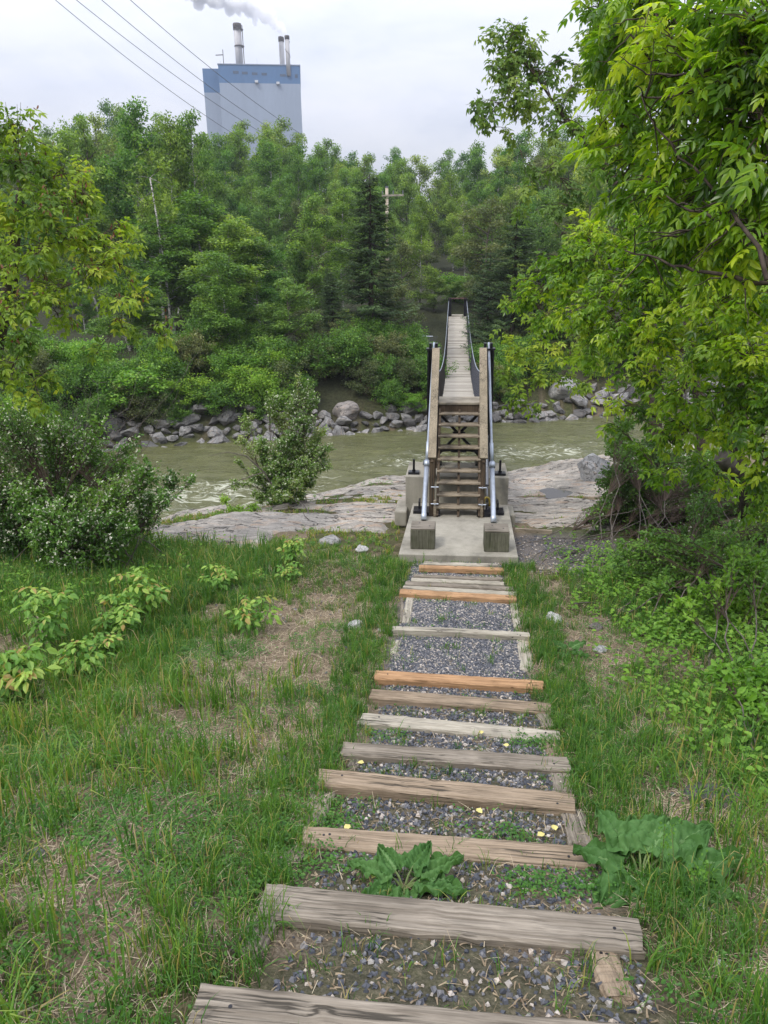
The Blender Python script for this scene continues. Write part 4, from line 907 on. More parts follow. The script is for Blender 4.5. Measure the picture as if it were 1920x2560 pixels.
def plant(px, y_, top, kind, label, group, cat, wpx=None, name=None, sink=.15):
    t = ony(px, top, y_); gz = Hp(t[0], y_)-sink; root, h, wd = PR[kind]; sz_ = (t[2]-gz)/h
    if sz_ < .12: return None
    s = sz_ if wpx is None else (wpx/FPX*(t@fw))/2/wd
    s = s if wpx else min(max(s, .35), 1.35)
    if 'shrub' in kind: sz_ = max(sz_, .62*s)
    rz = prr.uniform(0, 6.28)
    if kind not in used:
        used.add(kind); o = root; o.location = (t[0], y_, gz); o.rotation_euler = (0, 0, rz); o.scale = (s, s, sz_); o['label'] = label; o['group'] = group
    else: o = dup(root, (t[0], y_, gz), rz, (s, s, sz_), label, group, KIDS[kind])
    if name: o.name = name
    o['category'] = cat; o['label'] = label
    if group: o['group'] = group
    elif 'group' in o: del o['group']
    return o
D_ = 1.15735
SKX = [0, 120, 200, 262, 300, 345, 395, 425, 470, 520, 570, 620, 690, 760, 850, 905, 930, 960, 1000, 1050, 1120, 1200, 1350, 1659]
SKY_ = [285, 290, 248, 224, 266, 264, 256, 298, 298, 272, 264, 276, 306, 332, 330, 338, 358, 338, 326, 304, 290, 290, 290, 290]
def skyline(px): return float(np.interp(px/D_, SKX, SKY_))*D_
# hand-placed trees: photo px of the axis, world y, photo py of the top, kind, crown width in photo px
HT = [(262*D_, 47, 228*D_, 'birch0', 190, 'tall birch with the highest crown at the left of the far wood'), (198*D_, 50, 262*D_, 'aspen0', 150, 'thin topped tree left of the tallest birch'),
 (345*D_, 45, 268*D_, 'birch1', 150, 'birch with a pointed crown between the tallest birch and the building'), (400*D_, 46, 254*D_, 'birch2', 140, 'birch just left of the tall building with bright gaps in its crown'),
 (150*D_, 46, 300*D_, 'birch3', 170, 'leafy birch behind the yellow-green tree at the left'), (420*D_, 40, 430*D_, 'birch1', 240, 'broad low birch hanging over the far bank left of centre'),
 (330*D_, 38, 470*D_, 'birch3', 210, 'birch with a leaning white trunk over the far bank'), (515*D_, 42, 470*D_, 'aspen1', 170, 'bright green tree in the middle left of the far bank'),
 (798*D_, 34.6, 376*D_, 'spruce0', 250, 'tall dark spruce standing alone on the far bank left of the bridge'),
 (1118*D_, 37, 445*D_, 'spruce1', 230, 'dark broad spruce right of the bridge end'), (1060*D_, 39, 540*D_, 'spruce2', 150, 'smaller spruce just right of the bridge end'), (1165*D_, 37, 575*D_, 'spruce0', 200, 'low dark spruce half hidden by the hanging branches at the right'),
 (600*D_, 39, 560*D_, 'spruce1', 100, 'young spruce among the birches left of the tall spruce'), (715*D_, 38, 585*D_, 'spruce2', 110, 'young spruce close to the left of the tall spruce'), (560*D_, 42, 520*D_, 'spruce2', 80, 'narrow young spruce in the wood left of centre'),
 (660*D_, 44, 430*D_, 'birch0', 150, 'bright young birch left of the tall spruce'), (735*D_, 47, 420*D_, 'birch2', 120, 'slender birch just left of the tall spruce top'), (875*D_, 45, 520*D_, 'olive0', 110, 'yellowish tree between the tall spruce and the clearing'),
 (1050*D_, 50, 440*D_, 'olive1', 170, 'olive tree behind the bridge end with a dull crown'), (905*D_, 50, 430*D_, 'birch1', 100, 'birch at the left edge of the dark clearing'), (590*D_, 48, 620*D_, 'olive0', 100, 'small dull green tree low in the wood')]
for px, y_, top, k, wpx, lab in HT:
    plant(px, y_, top, k, lab, 'trees on the far bank', 'spruce' if 'spruce' in k else 'tree', wpx)
pr_ = random.Random(5)
G_ = 'trees of the far hillside wood'
LB = {'birch': 'mid green birch among the trees of the far hillside wood', 'aspen': 'pale green leafy tree among the far hillside wood', 'olive': 'dull olive leafy tree among the far hillside wood', 'spruce': 'dark spruce among the leafy trees of the far hillside wood'}
def row(y_, step, dtop, jit, kinds, x0, x1, gap=None, wj=1.0):
    x_ = x0
    while x_ < x1:
        px = x_+pr_.uniform(-.3, .3)*step; x_ += step*pr_.uniform(.75, 1.25)
        if gap and gap[0] < px < gap[1]: continue
        k = pr_.choice(kinds); yy = y_+pr_.uniform(-2.5, 2.5)
        top = max(skyline(px)+dtop+pr_.uniform(-jit, jit), skyline(px)-6)
        plant(px, yy, top, k, LB[k.rstrip('0123456789')], G_, 'spruce' if 'spruce' in k else 'tree')
bi = ['birch0', 'birch1', 'birch2', 'birch3']; as_ = ['aspen0', 'aspen1', 'aspen2']; ol = ['olive0', 'olive1']; sp3 = ['spruce0', 'spruce1', 'spruce2']
row(105, 50, 6, 18, bi+as_, -60, 1500)
row(90, 54, 30, 26, bi+as_+sp3[:1], -60, 1500)
row(76, 58, 75, 35, bi+as_+ol, -60, 1500)
row(66, 64, 125, 40, bi+as_+as_+sp3[:1], -60, 1500, (1080, 1150))
row(57, 74, 190, 45, bi+as_+ol+sp3[:1], -60, 1450, (1030, 1180))
row(50, 80, 265, 50, bi+as_+ol+as_, -60, 1450, (1010, 1190))
row(44, 84, 340, 55, as_+ol+bi+sp3[1:2], -40, 1420, (1000, 1200))
row(41, 85, 470, 70, as_+ol+bi, -40, 1420, (860, 1200))
row(38, 90, 590, 80, as_+bi+sp3[1:]+ol[:1], -40, 1420, (840, 1180))
row(118, 70, 30, 25, bi+sp3, 1500, 2300); row(62, 110, 120, 60, bi+as_, 1500, 2400); row(50, 140, 220, 60, bi+as_+ol, 1500, 2500)
row(60, 120, 60, 60, bi+as_, -900, -60); row(45, 140, 160, 60, bi+as_, -1000, -60)
# shrubs of the far bank
GS = 'shrubs along the far bank'
SH = [(262*D_+20, 28.5, 925, 'shrub1', 190, 'bright yellow-green shrub above the boulders at the left'), (392*D_, 29.2, 950, 'shrub1', 130, 'light green shrub over the boulders left of centre'), (545, 29.4, 962, 'shrub0', 130, 'low green shrub above the boulders'),
 (590, 30.6, 905, 'shrub1', 130, 'rounded light green shrub behind the flowering bush'), (404*D_, 31, 868, 'shrub3', 90, 'yellowish olive shrub with drooping dry looking twigs'), (480*D_, 32, 640, 'birch2', 150, 'low branched birch at the wood edge in the middle left'),
 (700, 32, 700, 'aspen0', 150, 'leafy young tree behind the middle flowering bush'), (830, 32.5, 890, 'shrub0', 150, 'shrub under the tall spruce on its left'), (900, 33, 935, 'shrub2', 120, 'shrub at the foot of the tall spruce'),
 (975, 33, 900, 'shrub3', 110, 'dull shrub beside the tall spruce trunk'), (1030, 34, 905, 'shrub0', 100, 'shrub on the far bank just left of the bridge tower'), (1030, 31.6, 1010, 'shrub1', 80, 'small grassy tuft shrub by the far water left of the bridge'),
 (1028, 40, 830, 'shrub1', 70, 'bright bush left of the bridge end'), (1085, 50, 700, 'aspen2', 80, 'bright green small tree left of the bridge end'), (1140, 54, 690, 'shrub1', 80, 'small tree straight behind the bridge end'), (1190, 52, 690, 'aspen1', 80, 'small tree behind the bridge end at right'),
 (760, 33.5, 770, 'olive0', 110, 'pale dull tree on the bank just left of the spruce'), (640, 34, 600, 'birch3', 150, 'birch deep in the bank wood left of the spruce'), (545, 33.5, 560, 'birch0', 200, 'birch with foliage down to the bank below the building'), (300, 33, 640, 'birch1', 170, 'birch with low foliage over the left boulders'), (180, 31, 930, 'shrub2', 130, 'shrub half hidden behind the white flowering bush'),
 (880, 32.6, 960, 'shrub2', 110, 'shrub directly behind the brownish boulder'), (940, 32.9, 975, 'shrub1', 100, 'light shrub between the brownish boulder and the bridge tower'), (990, 33.2, 950, 'shrub0', 110, 'dark shrub just left of the near bridge tower on the far bank'), (820, 31.9, 960, 'shrub0', 110, 'shrub left of the brownish boulder'),
 (60, 30, 900, 'shrub0', 170, 'shrub on the far bank behind the left tree'), (1230, 34, 900, 'shrub2', 110, 'shrub on the far bank right of the bridge tower'), (1300, 35, 940, 'shrub1', 120, 'shrub above the far boulders right of the bridge'), (1390, 36, 900, 'shrub0', 150, 'green shrub on the far bank behind the hanging branches'), (1500, 36.5, 880, 'shrub1', 160, 'light shrub on the far bank at the right'), (1620, 37.5, 860, 'shrub2', 170, 'dark shrub on the far bank at far right'), (1280, 40, 800, 'shrub0', 150, 'tall shrub under the dark spruces'),
 (680, 29.9, 1000, 'shrub0', 70, 'small shrub among boulders behind the middle bush'), (440, 28.4, 1012, 'shrub2', 80, 'small dark shrub among the left boulders')]
for px, y_, top, k, wpx, lab in SH: plant(px, y_-(1.1 if y_ < 30.2 else .9 if y_ < 33 else 0), top, k, lab, GS, 'shrub' if 'shrub' in k else 'tree', wpx)
for k in range(100):
    px = pr_.uniform(-80, 1500)
    if 1080 < px < 1215: continue
    yy = YF(ony(px, 1000, 31)[0])+pr_.uniform(1.2, 5.5); b_ = ony(px, 800, yy); z = Hp(b_[0], yy)+pr_.uniform(.9, 1.8); r_ = np.array([b_[0], yy, z]); d = r_@fw; py = CY-FPX*(r_@up2)/d
    plant(px, yy, py, pr_.choice(['shrub0', 'shrub2', 'shrub1', 'shrub3', 'shrub0']), 'green understorey shrub on the far bank slope', 'understorey shrubs on the far bank', 'shrub')
for k in PR:
    if k not in used:
        for c in KIDS[k]: bpy.data.objects.remove(c)
        bpy.data.objects.remove(PR[k][0])
# three leaning white birch trunks that show on the left
for i, pts in enumerate((((375, 445), (405, 620), (418, 720), (425, 790)), ((395, 560), (412, 700), (435, 800), (440, 860)), ((190, 600), (215, 680), (240, 760), (262, 890)), ((480, 540), (486, 640), (492, 780), (492, 860)))):
    yb = 38.4+i*.9; P3 = [ony(px, py, yb) for px, py in pts]; gz = Hp(P3[-1][0], yb); P3.append(np.array([P3[-1][0]+.1, yb, gz-.2])); o_ = empty('birch_tree', (P3[-1][0], yb, gz))
    tag(o_, ['white birch with its mottled trunk showing highest among the left birches', 'white birch stem forking low beside the highest white trunk', 'leaning white birch stem behind the yellow-green tree at left', 'thin pale birch stem left of the broad low birch'][i], 'tree', 'white stemmed birches')
    tp = P3[0]; cl_ = [(tp+np.array([dx, dy, dz_]), .8) for dx, dy, dz_ in ((-.5, 0, .2), (.5, .3, .5), (0, -.2, 1.1), (-.9, .2, -.6), (.9, 0, -.4), (-.8, .4, -1.6), (.9, .3, -2.0), (-1.1, -.3, -2.8), (1.0, .5, -3.4), (.2, .5, -1.0))]
    clump_tree(o_, P3[::-1], .085, cl_, diamond(.36), .17, 1.3, M['leaf_birch'], M['birch'], 400+i, twr=.005)
# ---------------------------------------------------------------- near trees and bushes
PIN = pinnate(3, .21, .46, .35); PIN5 = pinnate(2, .24, .5, .3)
def A(px, py, d): return at(px, py, d)
# left: yellow-green box elder
e_ = empty('box_elder', (A(-50, 1100, 12)[0], A(-50, 1100, 12)[1], -4.1)); tag(e_, 'yellow-green leafy tree with orange seed keys at the left edge', 'tree')
b0 = np.array(e_.location); tr = [b0, A(-40, 1120, 11.8), A(-28, 980, 11.2), A(-5, 850, 10.4), A(28, 700, 9.4), A(40, 560, 9.5), A(60, 440, 9.6)]
CLU = [(30, 300, 9.4, .40), (85, 345, 9.3, .30), (-60, 330, 9.4, .5), (20, 400, 9.0, .42), (110, 440, 9.5, .42), (180, 420, 9.6, .30), (200, 500, 9.4, .38), (90, 520, 8.9, .45), (20, 520, 9.3, .4), (-70, 480, 9.2, .5), (150, 600, 9.2, .45), (240, 590, 9.4, .36), (60, 640, 8.8, .45), (-40, 620, 9.0, .4), (300, 560, 9.7, .20), (205, 470, 9.3, .3),
 (285, 640, 9.5, .28), (215, 690, 9.2, .36), (110, 730, 9.0, .40), (20, 760, 8.8, .42), (320, 690, 9.6, .22), (340, 735, 9.6, .22), (285, 750, 9.3, .24), (-60, 760, 9.0, .4), (150, 800, 9.3, .3), (60, 850, 8.8, .35), (20, 930, 8.9, .35), (300, 815, 9.7, .16), (345, 820, 9.7, .17), (410, 805, 9.8, .18), (412, 850, 9.8, .12), (240, 880, 9.5, .16), (120, 950, 9.2, .30), (-50, 900, 8.9, .4), (80, 1000, 9.0, .26), (255, 655, 9.3, .3), (330, 600, 9.6, .2)]
cr_, P = clump_tree(e_, tr, .14, [(A(a, b, c), s) for a, b, c, s in CLU], PIN5, .165, 4.0, M['leaf_maple'], M['bark'], 501, twr=.006, droop=.6, tint0=.45, tvar=.34, limbk=.9)
r = rng(3); q = P[r.choice(len(P), 90)]; q = q[q[:, 2] > 3.2]; kd = []; 
V, F, t = scatter(leaflet(.22), q+np.array([0, 0, -.05]), r.normal(0, .3, (len(q), 3))+np.array([0, 0, -1]), rsph(r, len(q)), np.full(len(q), .085), np.zeros(len(q)), r)
P6 = np.repeat(q, 4, 0)+r.normal(0, .04, (len(q)*4, 3)); V, F, t = scatter(leaflet(.2), P6, r.normal(0, .35, (len(P6), 3))+np.array([0, 0, -1]), rsph(r, len(P6)), np.full(len(P6), .065), np.zeros(len(P6)), r)
tag(mesh('seed_keys', V, F, M['leaf_red'], e_), kind='stuff')
# bare grey brush under it
def bare(root, c, h, n, seed, lean=(0, 0)):
    r = rng(seed); m_ = MB(); c = np.array(c)
    for i in range(n):
        an = r.uniform(0, 6.28); L_ = h*r.uniform(.6, 1.1); e2 = c+np.array([math.cos(an)*L_*.6+lean[0], math.sin(an)*L_*.4+lean[1], L_*r.uniform(.5, 1)]); p = wander(r, c+r.normal(0, .08, 3)*[1, 1, 0], e2, 8, .07, .05); m_.tube(p-np.array(root.location), np.linspace(.010, .002, 8), 4, False)
        for k in range(6):
            a_ = p[r.integers(2, 8)]; m_.tube(wander(r, a_, a_+r.normal(0, .22, 3)*h*.5+np.array([0, 0, .1]), 5, .08)-np.array(root.location), np.linspace(.004, .0012, 5), 3, False)
    return m_
x_, y_ = A(150, 1080, 13)[:2]; o_ = empty('bare_shrub', (x_, y_, Hp(x_, y_))); tag(o_, 'leafless grey brush behind the white flowering bush at the left', 'shrub')
bare(o_, (x_, y_, Hp(x_, y_)), 3.4, 26, 7, (.4, 0)).build('branches', M['bark_grey'], o_)
# right: large overhanging tree close to the camera (trunk outside the frame) and its neighbours
def ground_at(p, dz_=0): return np.array([p[0], p[1], Hp(p[0], p[1])+dz_])
g0 = ground_at(A(2350, 1100, 4.6)); e_ = empty('ash_tree', tuple(g0)); tag(e_, 'nearest overhanging tree with big bright green compound leaves at the upper right', 'tree')
tr = list(wander(rng(31), g0, A(2300, 500, 4.6), 7, .03))+[A(2250, 350, 4.65), A(2215, 200, 4.7), A(2150, 50, 4.75), A(2120, -120, 4.9), A(2100, -300, 5)]
r = rng(8); CLU = []
for px, py, d, s in [(1560, 60, 5.4, .34), (1620, -20, 5.0, .36), (1700, 100, 4.6, .36), (1800, 30, 4.3, .38), (1880, 140, 4.0, .36), (1600, 190, 5.2, .34), (1540, 280, 5.5, .28), (1680, 260, 4.7, .34), (1790, 240, 4.2, .34), (1900, 280, 3.9, .34), (1480, 330, 5.8, .22), (1590, 350, 5.3, .32), (1700, 380, 4.7, .32), (1820, 370, 4.2, .34), (1930, 420, 3.9, .3), (1560, 450, 5.4, .24), (1640, 480, 5.0, .30), (1750, 500, 4.5, .32), (1860, 520, 4.1, .3), (1520, 130, 5.8, .26), (1500, 10, 5.9, .26), (1950, 50, 3.9, .4), (1700, 600, 4.8, .26), (1820, 640, 4.4, .28), (1920, 620, 4.0, .26)]:
    CLU.append((A(px, py, d), s))
for px, py, d, s in [(2100, 100, 4.6, .5), (2250, 300, 4.8, .5), (2350, 50, 5, .55), (2200, -150, 5, .6), (2450, 250, 5, .5), (2150, 450, 4.4, .4), (2400, 500, 5, .4)]: CLU.append((A(px, py, d), s))
clump_tree(e_, tr, .12, CLU, PIN, .17, 7.0, M['leaf_near'], M['bark'], 520, twr=.006, droop=.6, tint0=.46, tvar=.34, limbk=1.2)
bb = MB(); r = rng(12); E0 = np.array(e_.location)
for k in range(20):
    a_ = A(r.uniform(1880, 2080), r.uniform(-20, 720), r.uniform(3.7, 4.6)); b2 = A(r.uniform(1560, 1800), r.uniform(20, 640), r.uniform(4.2, 5.2)); p = wander(r, a_, b2, 12, .05, -.02); bb.tube(p-E0, np.linspace(.017, .005, 12)*r.uniform(.6, 1.2), 6, False)
    for q in range(7):
        s0 = p[r.integers(2, 12)]; bb.tube(wander(r, s0, s0+rsph(r, 1)[0]*r.uniform(.15, .4), 6, .09)-E0, np.linspace(.006, .002, 6), 4, False)
bb.build('bare_twigs', M['bark'], e_, smooth=True)
# second tree, upright trunk at the right
g1 = ground_at(onz(1905, 1345, -3.7)); e_ = empty('box_elder', tuple(g1)); tag(e_, 'thick dark leaning trunk tree at the right edge with bright green leaves', 'tree')
y1 = g1[1]
tr = [g1+np.array([0, 0, -.1]), ony(1875, 1250, y1), ony(1840, 1170, y1), ony(1825, 1060, y1), ony(1838, 930, y1), ony(1850, 800, y1), ony(1800, 650, y1), ony(1760, 500, y1-.5)]
CLU = []
for px, py, d, s in [(1480, 640, 10.2, .55), (1400, 700, 10.5, .5), (1560, 700, 9.5, .6), (1330, 735, 10.8, .36), (1290, 745, 11, .25), (1640, 620, 9.2, .6), (1720, 720, 8.6, .6), (1830, 760, 8, .6), (1460, 780, 10, .5), (1560, 820, 9.4, .55), (1660, 850, 8.8, .55), (1780, 880, 8.2, .55), (1890, 880, 7.6, .5), (1370, 800, 10.6, .32), (1700, 1000, 8.8, .42), (1600, 940, 9.4, .40), (1830, 1010, 8, .42), (1900, 1080, 7.6, .4), (1480, 880, 10.2, .36), (1560, 560, 9.9, .5), (1470, 570, 10.4, .38), (1690, 520, 9, .6), (1850, 600, 8, .6), (1920, 720, 7.6, .5), (1640, 730, 9, .5), (1780, 620, 8.4, .55), (1900, 970, 7.7, .45), (1530, 1000, 9.8, .25), (1600, 1040, 9.6, .3), (1680, 1100, 9.2, .34), (1740, 1060, 8.8, .34), (1760, 1160, 9, .26), (1650, 1180, 9.4, .26), (1900, 1180, 7.8, .24), (1430, 640, 10.4, .4), (1360, 650, 10.8, .25), (1800, 1080, 8.4, .34), (1870, 1020, 8, .36), (1930, 1130, 7.6, .34), (1890, 1240, 8.0, .28), (1800, 1180, 9, .26), (1940, 1000, 7.5, .4), (1690, 1040, 9.2, .3), (1600, 1120, 9.8, .26), (1540, 1060, 10, .24), (1940, 1280, 8.2, .3)]:
    CLU.append((A(px, py, d), s))
clump_tree(e_, tr, .17, CLU, PIN5, .165, 4.6, M['leaf_near'], M['bark'], 530, twr=.006, droop=.6, tint0=.47, tvar=.34)
for nm_, a_, b2, rr_ in (('dead_branch', (1690, 1060), (1630, 1035), .06),):
    MB().tube([ony(1838, 1085, y1)-g1, ony(1760, 1075, y1-.2)-g1, ony(1700, 1062, y1-.3)-g1, ony(1620, 1030, y1-.3)-g1, ony(1560, 1000, y1-.2)-g1], [.075, .06, .05, .035, .02], 8).build(nm_, M['bark_grey'], e_, smooth=True)
MB().tube([ony(1838, 1175, y1)-g1, ony(1812, 1150, y1-.1)-g1, ony(1806, 1140, y1-.12)-g1], [.13, .13, .125], 12).build('cut_stub', M['bark_grey'], e_, smooth=True)
# third: slim tree leaning left with an airy crown against the sky
g2 = ground_at(A(1640, 1150, 14)); e_ = empty('box_elder', tuple(g2)); tag(e_, 'slim leaning tree with an airy crown reaching left against the sky', 'tree')
tr = [g2, A(1640, 1000, 14), A(1625, 800, 14), A(1575, 560, 13.8), A(1525, 440, 13.6), A(1470, 360, 13.5), A(1415, 300, 13.5)]
CLU = []
for px, py, d, s in [(1270, 100, 13.2, .45), (1330, 115, 13.3, .35), (1225, 85, 13.2, .22), (1290, 170, 13.2, .45), (1350, 180, 13.4, .40), (1230, 165, 13.1, .22), (1400, 145, 13.5, .22), (1270, 245, 13.0, .42), (1200, 270, 13.0, .34), (1195, 310, 13.0, .22), (1330, 260, 13.3, .42), (1400, 260, 13.5, .34), (1470, 170, 13.8, .34), (1510, 240, 13.8, .42), (1440, 310, 13.5, .36), (1430, 210, 13.6, .26), (1380, 330, 13.3, .24), (1300, 60, 13.2, .22), (1480, 90, 13.9, .3), (1500, 330, 13.8, .40), (1520, 100, 14, .5), (1500, 20, 14, .4), (1370, 290, 13.2, .22), (1560, 180, 14, .6), (1280, 340, 13, .14), (1480, 420, 13.6, .3), (1550, 380, 14, .5), (1340, 440, 13, .24), (1400, 410, 13.3, .3), (1310, 470, 13, .22), (1440, 500, 13.3, .34), (1370, 530, 13, .3), (1600, 480, 14, .6), (1300, 520, 13.2, .16), (1420, 600, 13, .3)]:
    CLU.append((A(px, py, d), s))
clump_tree(e_, tr, .15, CLU, PIN5, .19, 4.2, M['leaf_over'], M['bark'], 540, twr=.006, droop=1.0, tint0=.5, tvar=.3, limbk=.8)
# fourth: hanging branch over the water near the bridge
g3 = ground_at(A(1760, 1180, 16)); e_ = empty('box_elder', tuple(g3)); tag(e_, 'tree on the right bank whose long bare limb hangs yellow-green leaves over the water', 'tree')
tr = [g3, A(1755, 1050, 16), A(1740, 960, 16), A(1725, 850, 15.8), A(1700, 700, 15.8)]
CLU = []
for px, py, d, s in [(1560, 940, 15.0, .22), (1440, 955, 14.6, .25), (1330, 940, 14.4, .34), (1290, 880, 14.3, .38), (1300, 980, 14.3, .30), (1265, 820, 14.3, .25), (1360, 870, 14.5, .42), (1410, 930, 14.6, .32), (1280, 1010, 14.3, .2), (1340, 1010, 14.4, .2), (1430, 860, 14.7, .36), (1500, 900, 15, .32), (1340, 790, 14.5, .28), (1400, 780, 14.7, .36), (1480, 800, 15, .45), (1560, 860, 15.2, .45), (1620, 900, 15.3, .45), (1640, 980, 15.4, .4), (1580, 1020, 15, .26), (1700, 930, 15.6, .5), (1265, 930, 14.3, .22), (1270, 740, 14.6, .2), (1310, 700, 14.7, .22)]:
    CLU.append((A(px, py, d), s))
clump_tree(e_, tr, .16, CLU, PIN5, .19, 3.4, M['leaf_maple'], M['bark'], 550, twr=.006, droop=.9, tint0=.32, tvar=.28)
# ---- shrubs of the near bank
def bush(name, px, base_py, z0, clumps, d, leafsize, mat, label, seed, dens=2.6, stems=9, flowers=0, tint0=.45, tmpl=None, twr=.004, droop=.2, spread=.25, flat=.9):
    g = onz(px, base_py, z0); g = np.array([g[0], g[1], rock_z(g[0], g[1])]); root = empty(name, tuple(g)); tag(root, label, 'shrub'); r = rng(seed)
    st_ = MB(); nodes = []
    P_, D2, SC, T_ = [], [], [], []; tw = MB()
    full = []
    for (a_, b2, dd, s) in clumps: full += [(a_, b2, dd, s), (a_*.62+px*.38, b2*.55+base_py*.45, dd+r.normal(0, .25), s*.85), (a_*.35+px*.65, b2*.22+base_py*.78, dd+r.normal(0, .3), s*.6)]
    for px_, py_, dd, s in full:
        c = A(px_, py_, dd); b_ = g+np.array([r.normal(0, spread), r.normal(0, spread*.5), 0]); p = wander(r, b_, c, 9, .05, .04); st_.tube(p-g, np.linspace(.009, .003, 9), 5, False)
        nt = max(8, int(dens*s*s*330)); ends = c+rsph(r, nt)*s*np.array([1, 1, flat])*(r.random((nt, 1))**.4); ct = tint0+r.normal(0, .14)
        for q in range(nt):
            s0 = p[r.integers(4, 9)]; pl = wander(r, s0, ends[q], 5, .06, .05); tw.tube(pl-g, np.linspace(twr, twr*.4, 5), 3, False)
            nl = 13; u = r.uniform(.3, 1.05, nl)*4; i0 = np.minimum(u.astype(int), 3); f = (u-i0)[:, None]; P_.append(pl[i0]*(1-f)+pl[i0+1]*f+r.normal(0, .015, (nl, 3))); D2.append(nrm(pl[i0+1]-pl[i0])*.5+rsph(r, nl)+np.array([0, 0, -droop])); SC.append(leafsize*r.uniform(.6, 1.25, nl)); T_.append(np.full(nl, ct+r.normal(0, .13)))
    P = np.concatenate(P_)-g; V, F, t = scatter(tmpl or leaflet(.26), P, np.concatenate(D2), nrm(rsph(r, len(P))*.6+np.array([0, 0, 1.])), np.concatenate(SC), np.concatenate(T_), r)
    st_.build('stems', M['bark_grey'], root, smooth=True); tw.build('sprays', M['twig'], root); mesh('foliage', V, F, mat, root, tint=t)
    if flowers:
        k = r.choice(len(P), flowers); q = P[k]+np.array([0, 0, .012]); fl = (np.array([[0, 0, 0], [.5, .25, .2], [0, 1, .1], [-.5, .25, .2], [.9, -.3, .2], [.1, -.8, .1], [-.8, -.5, .2]]), np.array([[0, 1, 2, 3], [0, 4, 5, 6]]))
        V, F, t = scatter(fl, q, rsph(r, flowers), nrm(rsph(r, flowers)*.6+np.array([0, -.5, 1.])), r.uniform(.012, .026, flowers), r.random(flowers), r); mesh('blossoms', V, F, M['flower'], root, tint=t)
    return root
# big white-flowering honeysuckle at the left
r = rng(61); CL = []
for px, py, s in [(20, 1060, .4), (90, 1060, .38), (160, 1080, .36), (220, 1110, .32), (60, 1130, .42), (140, 1150, .42), (230, 1170, .40), (310, 1160, .32), (370, 1180, .26), (430, 1200, .20), (480, 1200, .12), (20, 1220, .42), (110, 1230, .42), (200, 1250, .42), (290, 1240, .40), (370, 1250, .28), (420, 1240, .18), (30, 1300, .4), (130, 1310, .42), (230, 1320, .40), (310, 1310, .34), (370, 1310, .24), (60, 1370, .34), (170, 1380, .32), (280, 1370, .28), (-60, 1100, .5), (-70, 1220, .5), (-70, 1330, .5), (250, 1060, .16), (330, 1110, .16)]:
    CL.append((px, py, 10.4+r.uniform(-.9, .8), s))
bush('flowering_bush', 160, 1440, -3.95, CL, 10.4, .055, M['leaf_shrub'], 'large round bush covered in small white flowers at the left of the near bank', 62, dens=2.5, flowers=17000, spread=.6)
CL = [(px, py, 15.6+r.uniform(-.4, .4), s) for px, py, s in [(735, 1000, .26), (700, 1040, .26), (760, 1050, .30), (650, 1110, .28), (720, 1100, .34), (790, 1120, .30), (690, 1160, .34), (760, 1170, .34), (640, 1190, .26), (810, 1160, .22), (600, 1100, .16), (720, 1220, .28), (770, 965, .16), (745, 940, .10), (800, 1080, .22), (655, 1240, .2), (620, 1050, .2), (680, 1000, .22), (780, 1000, .2), (820, 1120, .16), (590, 1210, .14), (590, 1150, .12)]]
bush('flowering_bush', 715, 1265, -4.9, CL, 15.6, .06, M['leaf_mid'], 'open bush with pale flowers on the bedrock between the lawn and the river', 63, dens=2.3, flowers=7000, spread=.28, tint0=.6)
g = onz(600, 1235, -5.3); root = empty('fallen_branch', tuple(g)); tag(root, 'bare grey branch leaning out from the middle bush over the water', 'branch')
MB().tube([A(690, 1230, 15.4)-g, A(660, 1180, 15.2)-g, A(615, 1140, 15)-g, A(570, 1130, 15)-g, A(520, 1140, 15)-g], [.022, .018, .014, .008, .004], 6).tube([A(660, 1180, 15.2)-g, A(600, 1200, 15)-g, A(540, 1235, 14.8)-g], [.014, .009, .004], 5).build('bough', M['bark_grey'], root)
# low plants by the middle bush
CL = [(px, py, 15.0, s) for px, py, s in [(560, 1250, .14), (600, 1275, .16), (545, 1290, .14), (640, 1270, .14)]]
bush('low_shrub', 590, 1300, -4.9, CL, 15, .05, M['leaf_bright'], 'low green plants at the foot of the middle bush by the water', 64, dens=3, spread=.2)
CL = [(px, py, 13.0, s) for px, py, s in [(480, 1330, .13), (450, 1345, .12), (505, 1340, .09)]]
bush('low_shrub', 478, 1365, -4.5, CL, 13, .045, M['leaf_bright'], 'small green plant on the rock beside the big flowering bush', 65, dens=3, spread=.1)
# right-hand bushes
r = rng(71)
CL = [(px, py, 13.3+r.uniform(-.5, .5), s) for px, py, s in [(1560, 1130, .4), (1530, 1200, .36), (1600, 1210, .45), (1560, 1280, .42), (1640, 1290, .45), (1600, 1350, .36), (1690, 1230, .42), (1700, 1340, .42), (1620, 1120, .35), (1680, 1150, .35), (1520, 1100, .12), (1515, 1260, .2), (1560, 1060, .22), (1530, 1330, .2), (1760, 1160, .4), (1770, 1260, .4), (1560, 1380, .3), (1640, 1400, .34), (1840, 1200, .4), (1900, 1260, .4), (1600, 1420, .3), (1700, 1420, .3), (1560, 1400, .22), (1780, 1380, .3)]]
bush('flowering_bush', 1610, 1400, -3.95, CL, 13.3, .065, M['leaf_shrub'], 'dense dark bush with small pale flowers right of the bedrock shelf', 72, dens=3.6, flowers=2600, spread=.9, tint0=.42)
CL = [(px, py, 10.6+r.uniform(-.5, .5), s) for px, py, s in [(1760, 1270, .34), (1740, 1350, .34), (1800, 1400, .34), (1720, 1420, .26), (1860, 1330, .30), (1900, 1420, .34), (1850, 1480, .3), (1680, 1380, .24), (1650, 1440, .2), (1760, 1450, .3), (1930, 1300, .34)]]
bush('shrub', 1790, 1500, -3.7, CL, 10.6, .06, M['leaf_shrub'], 'dark green bush behind the thick leaning trunk at the right', 73, dens=3.0, flowers=500, spread=.4, tint0=.4)
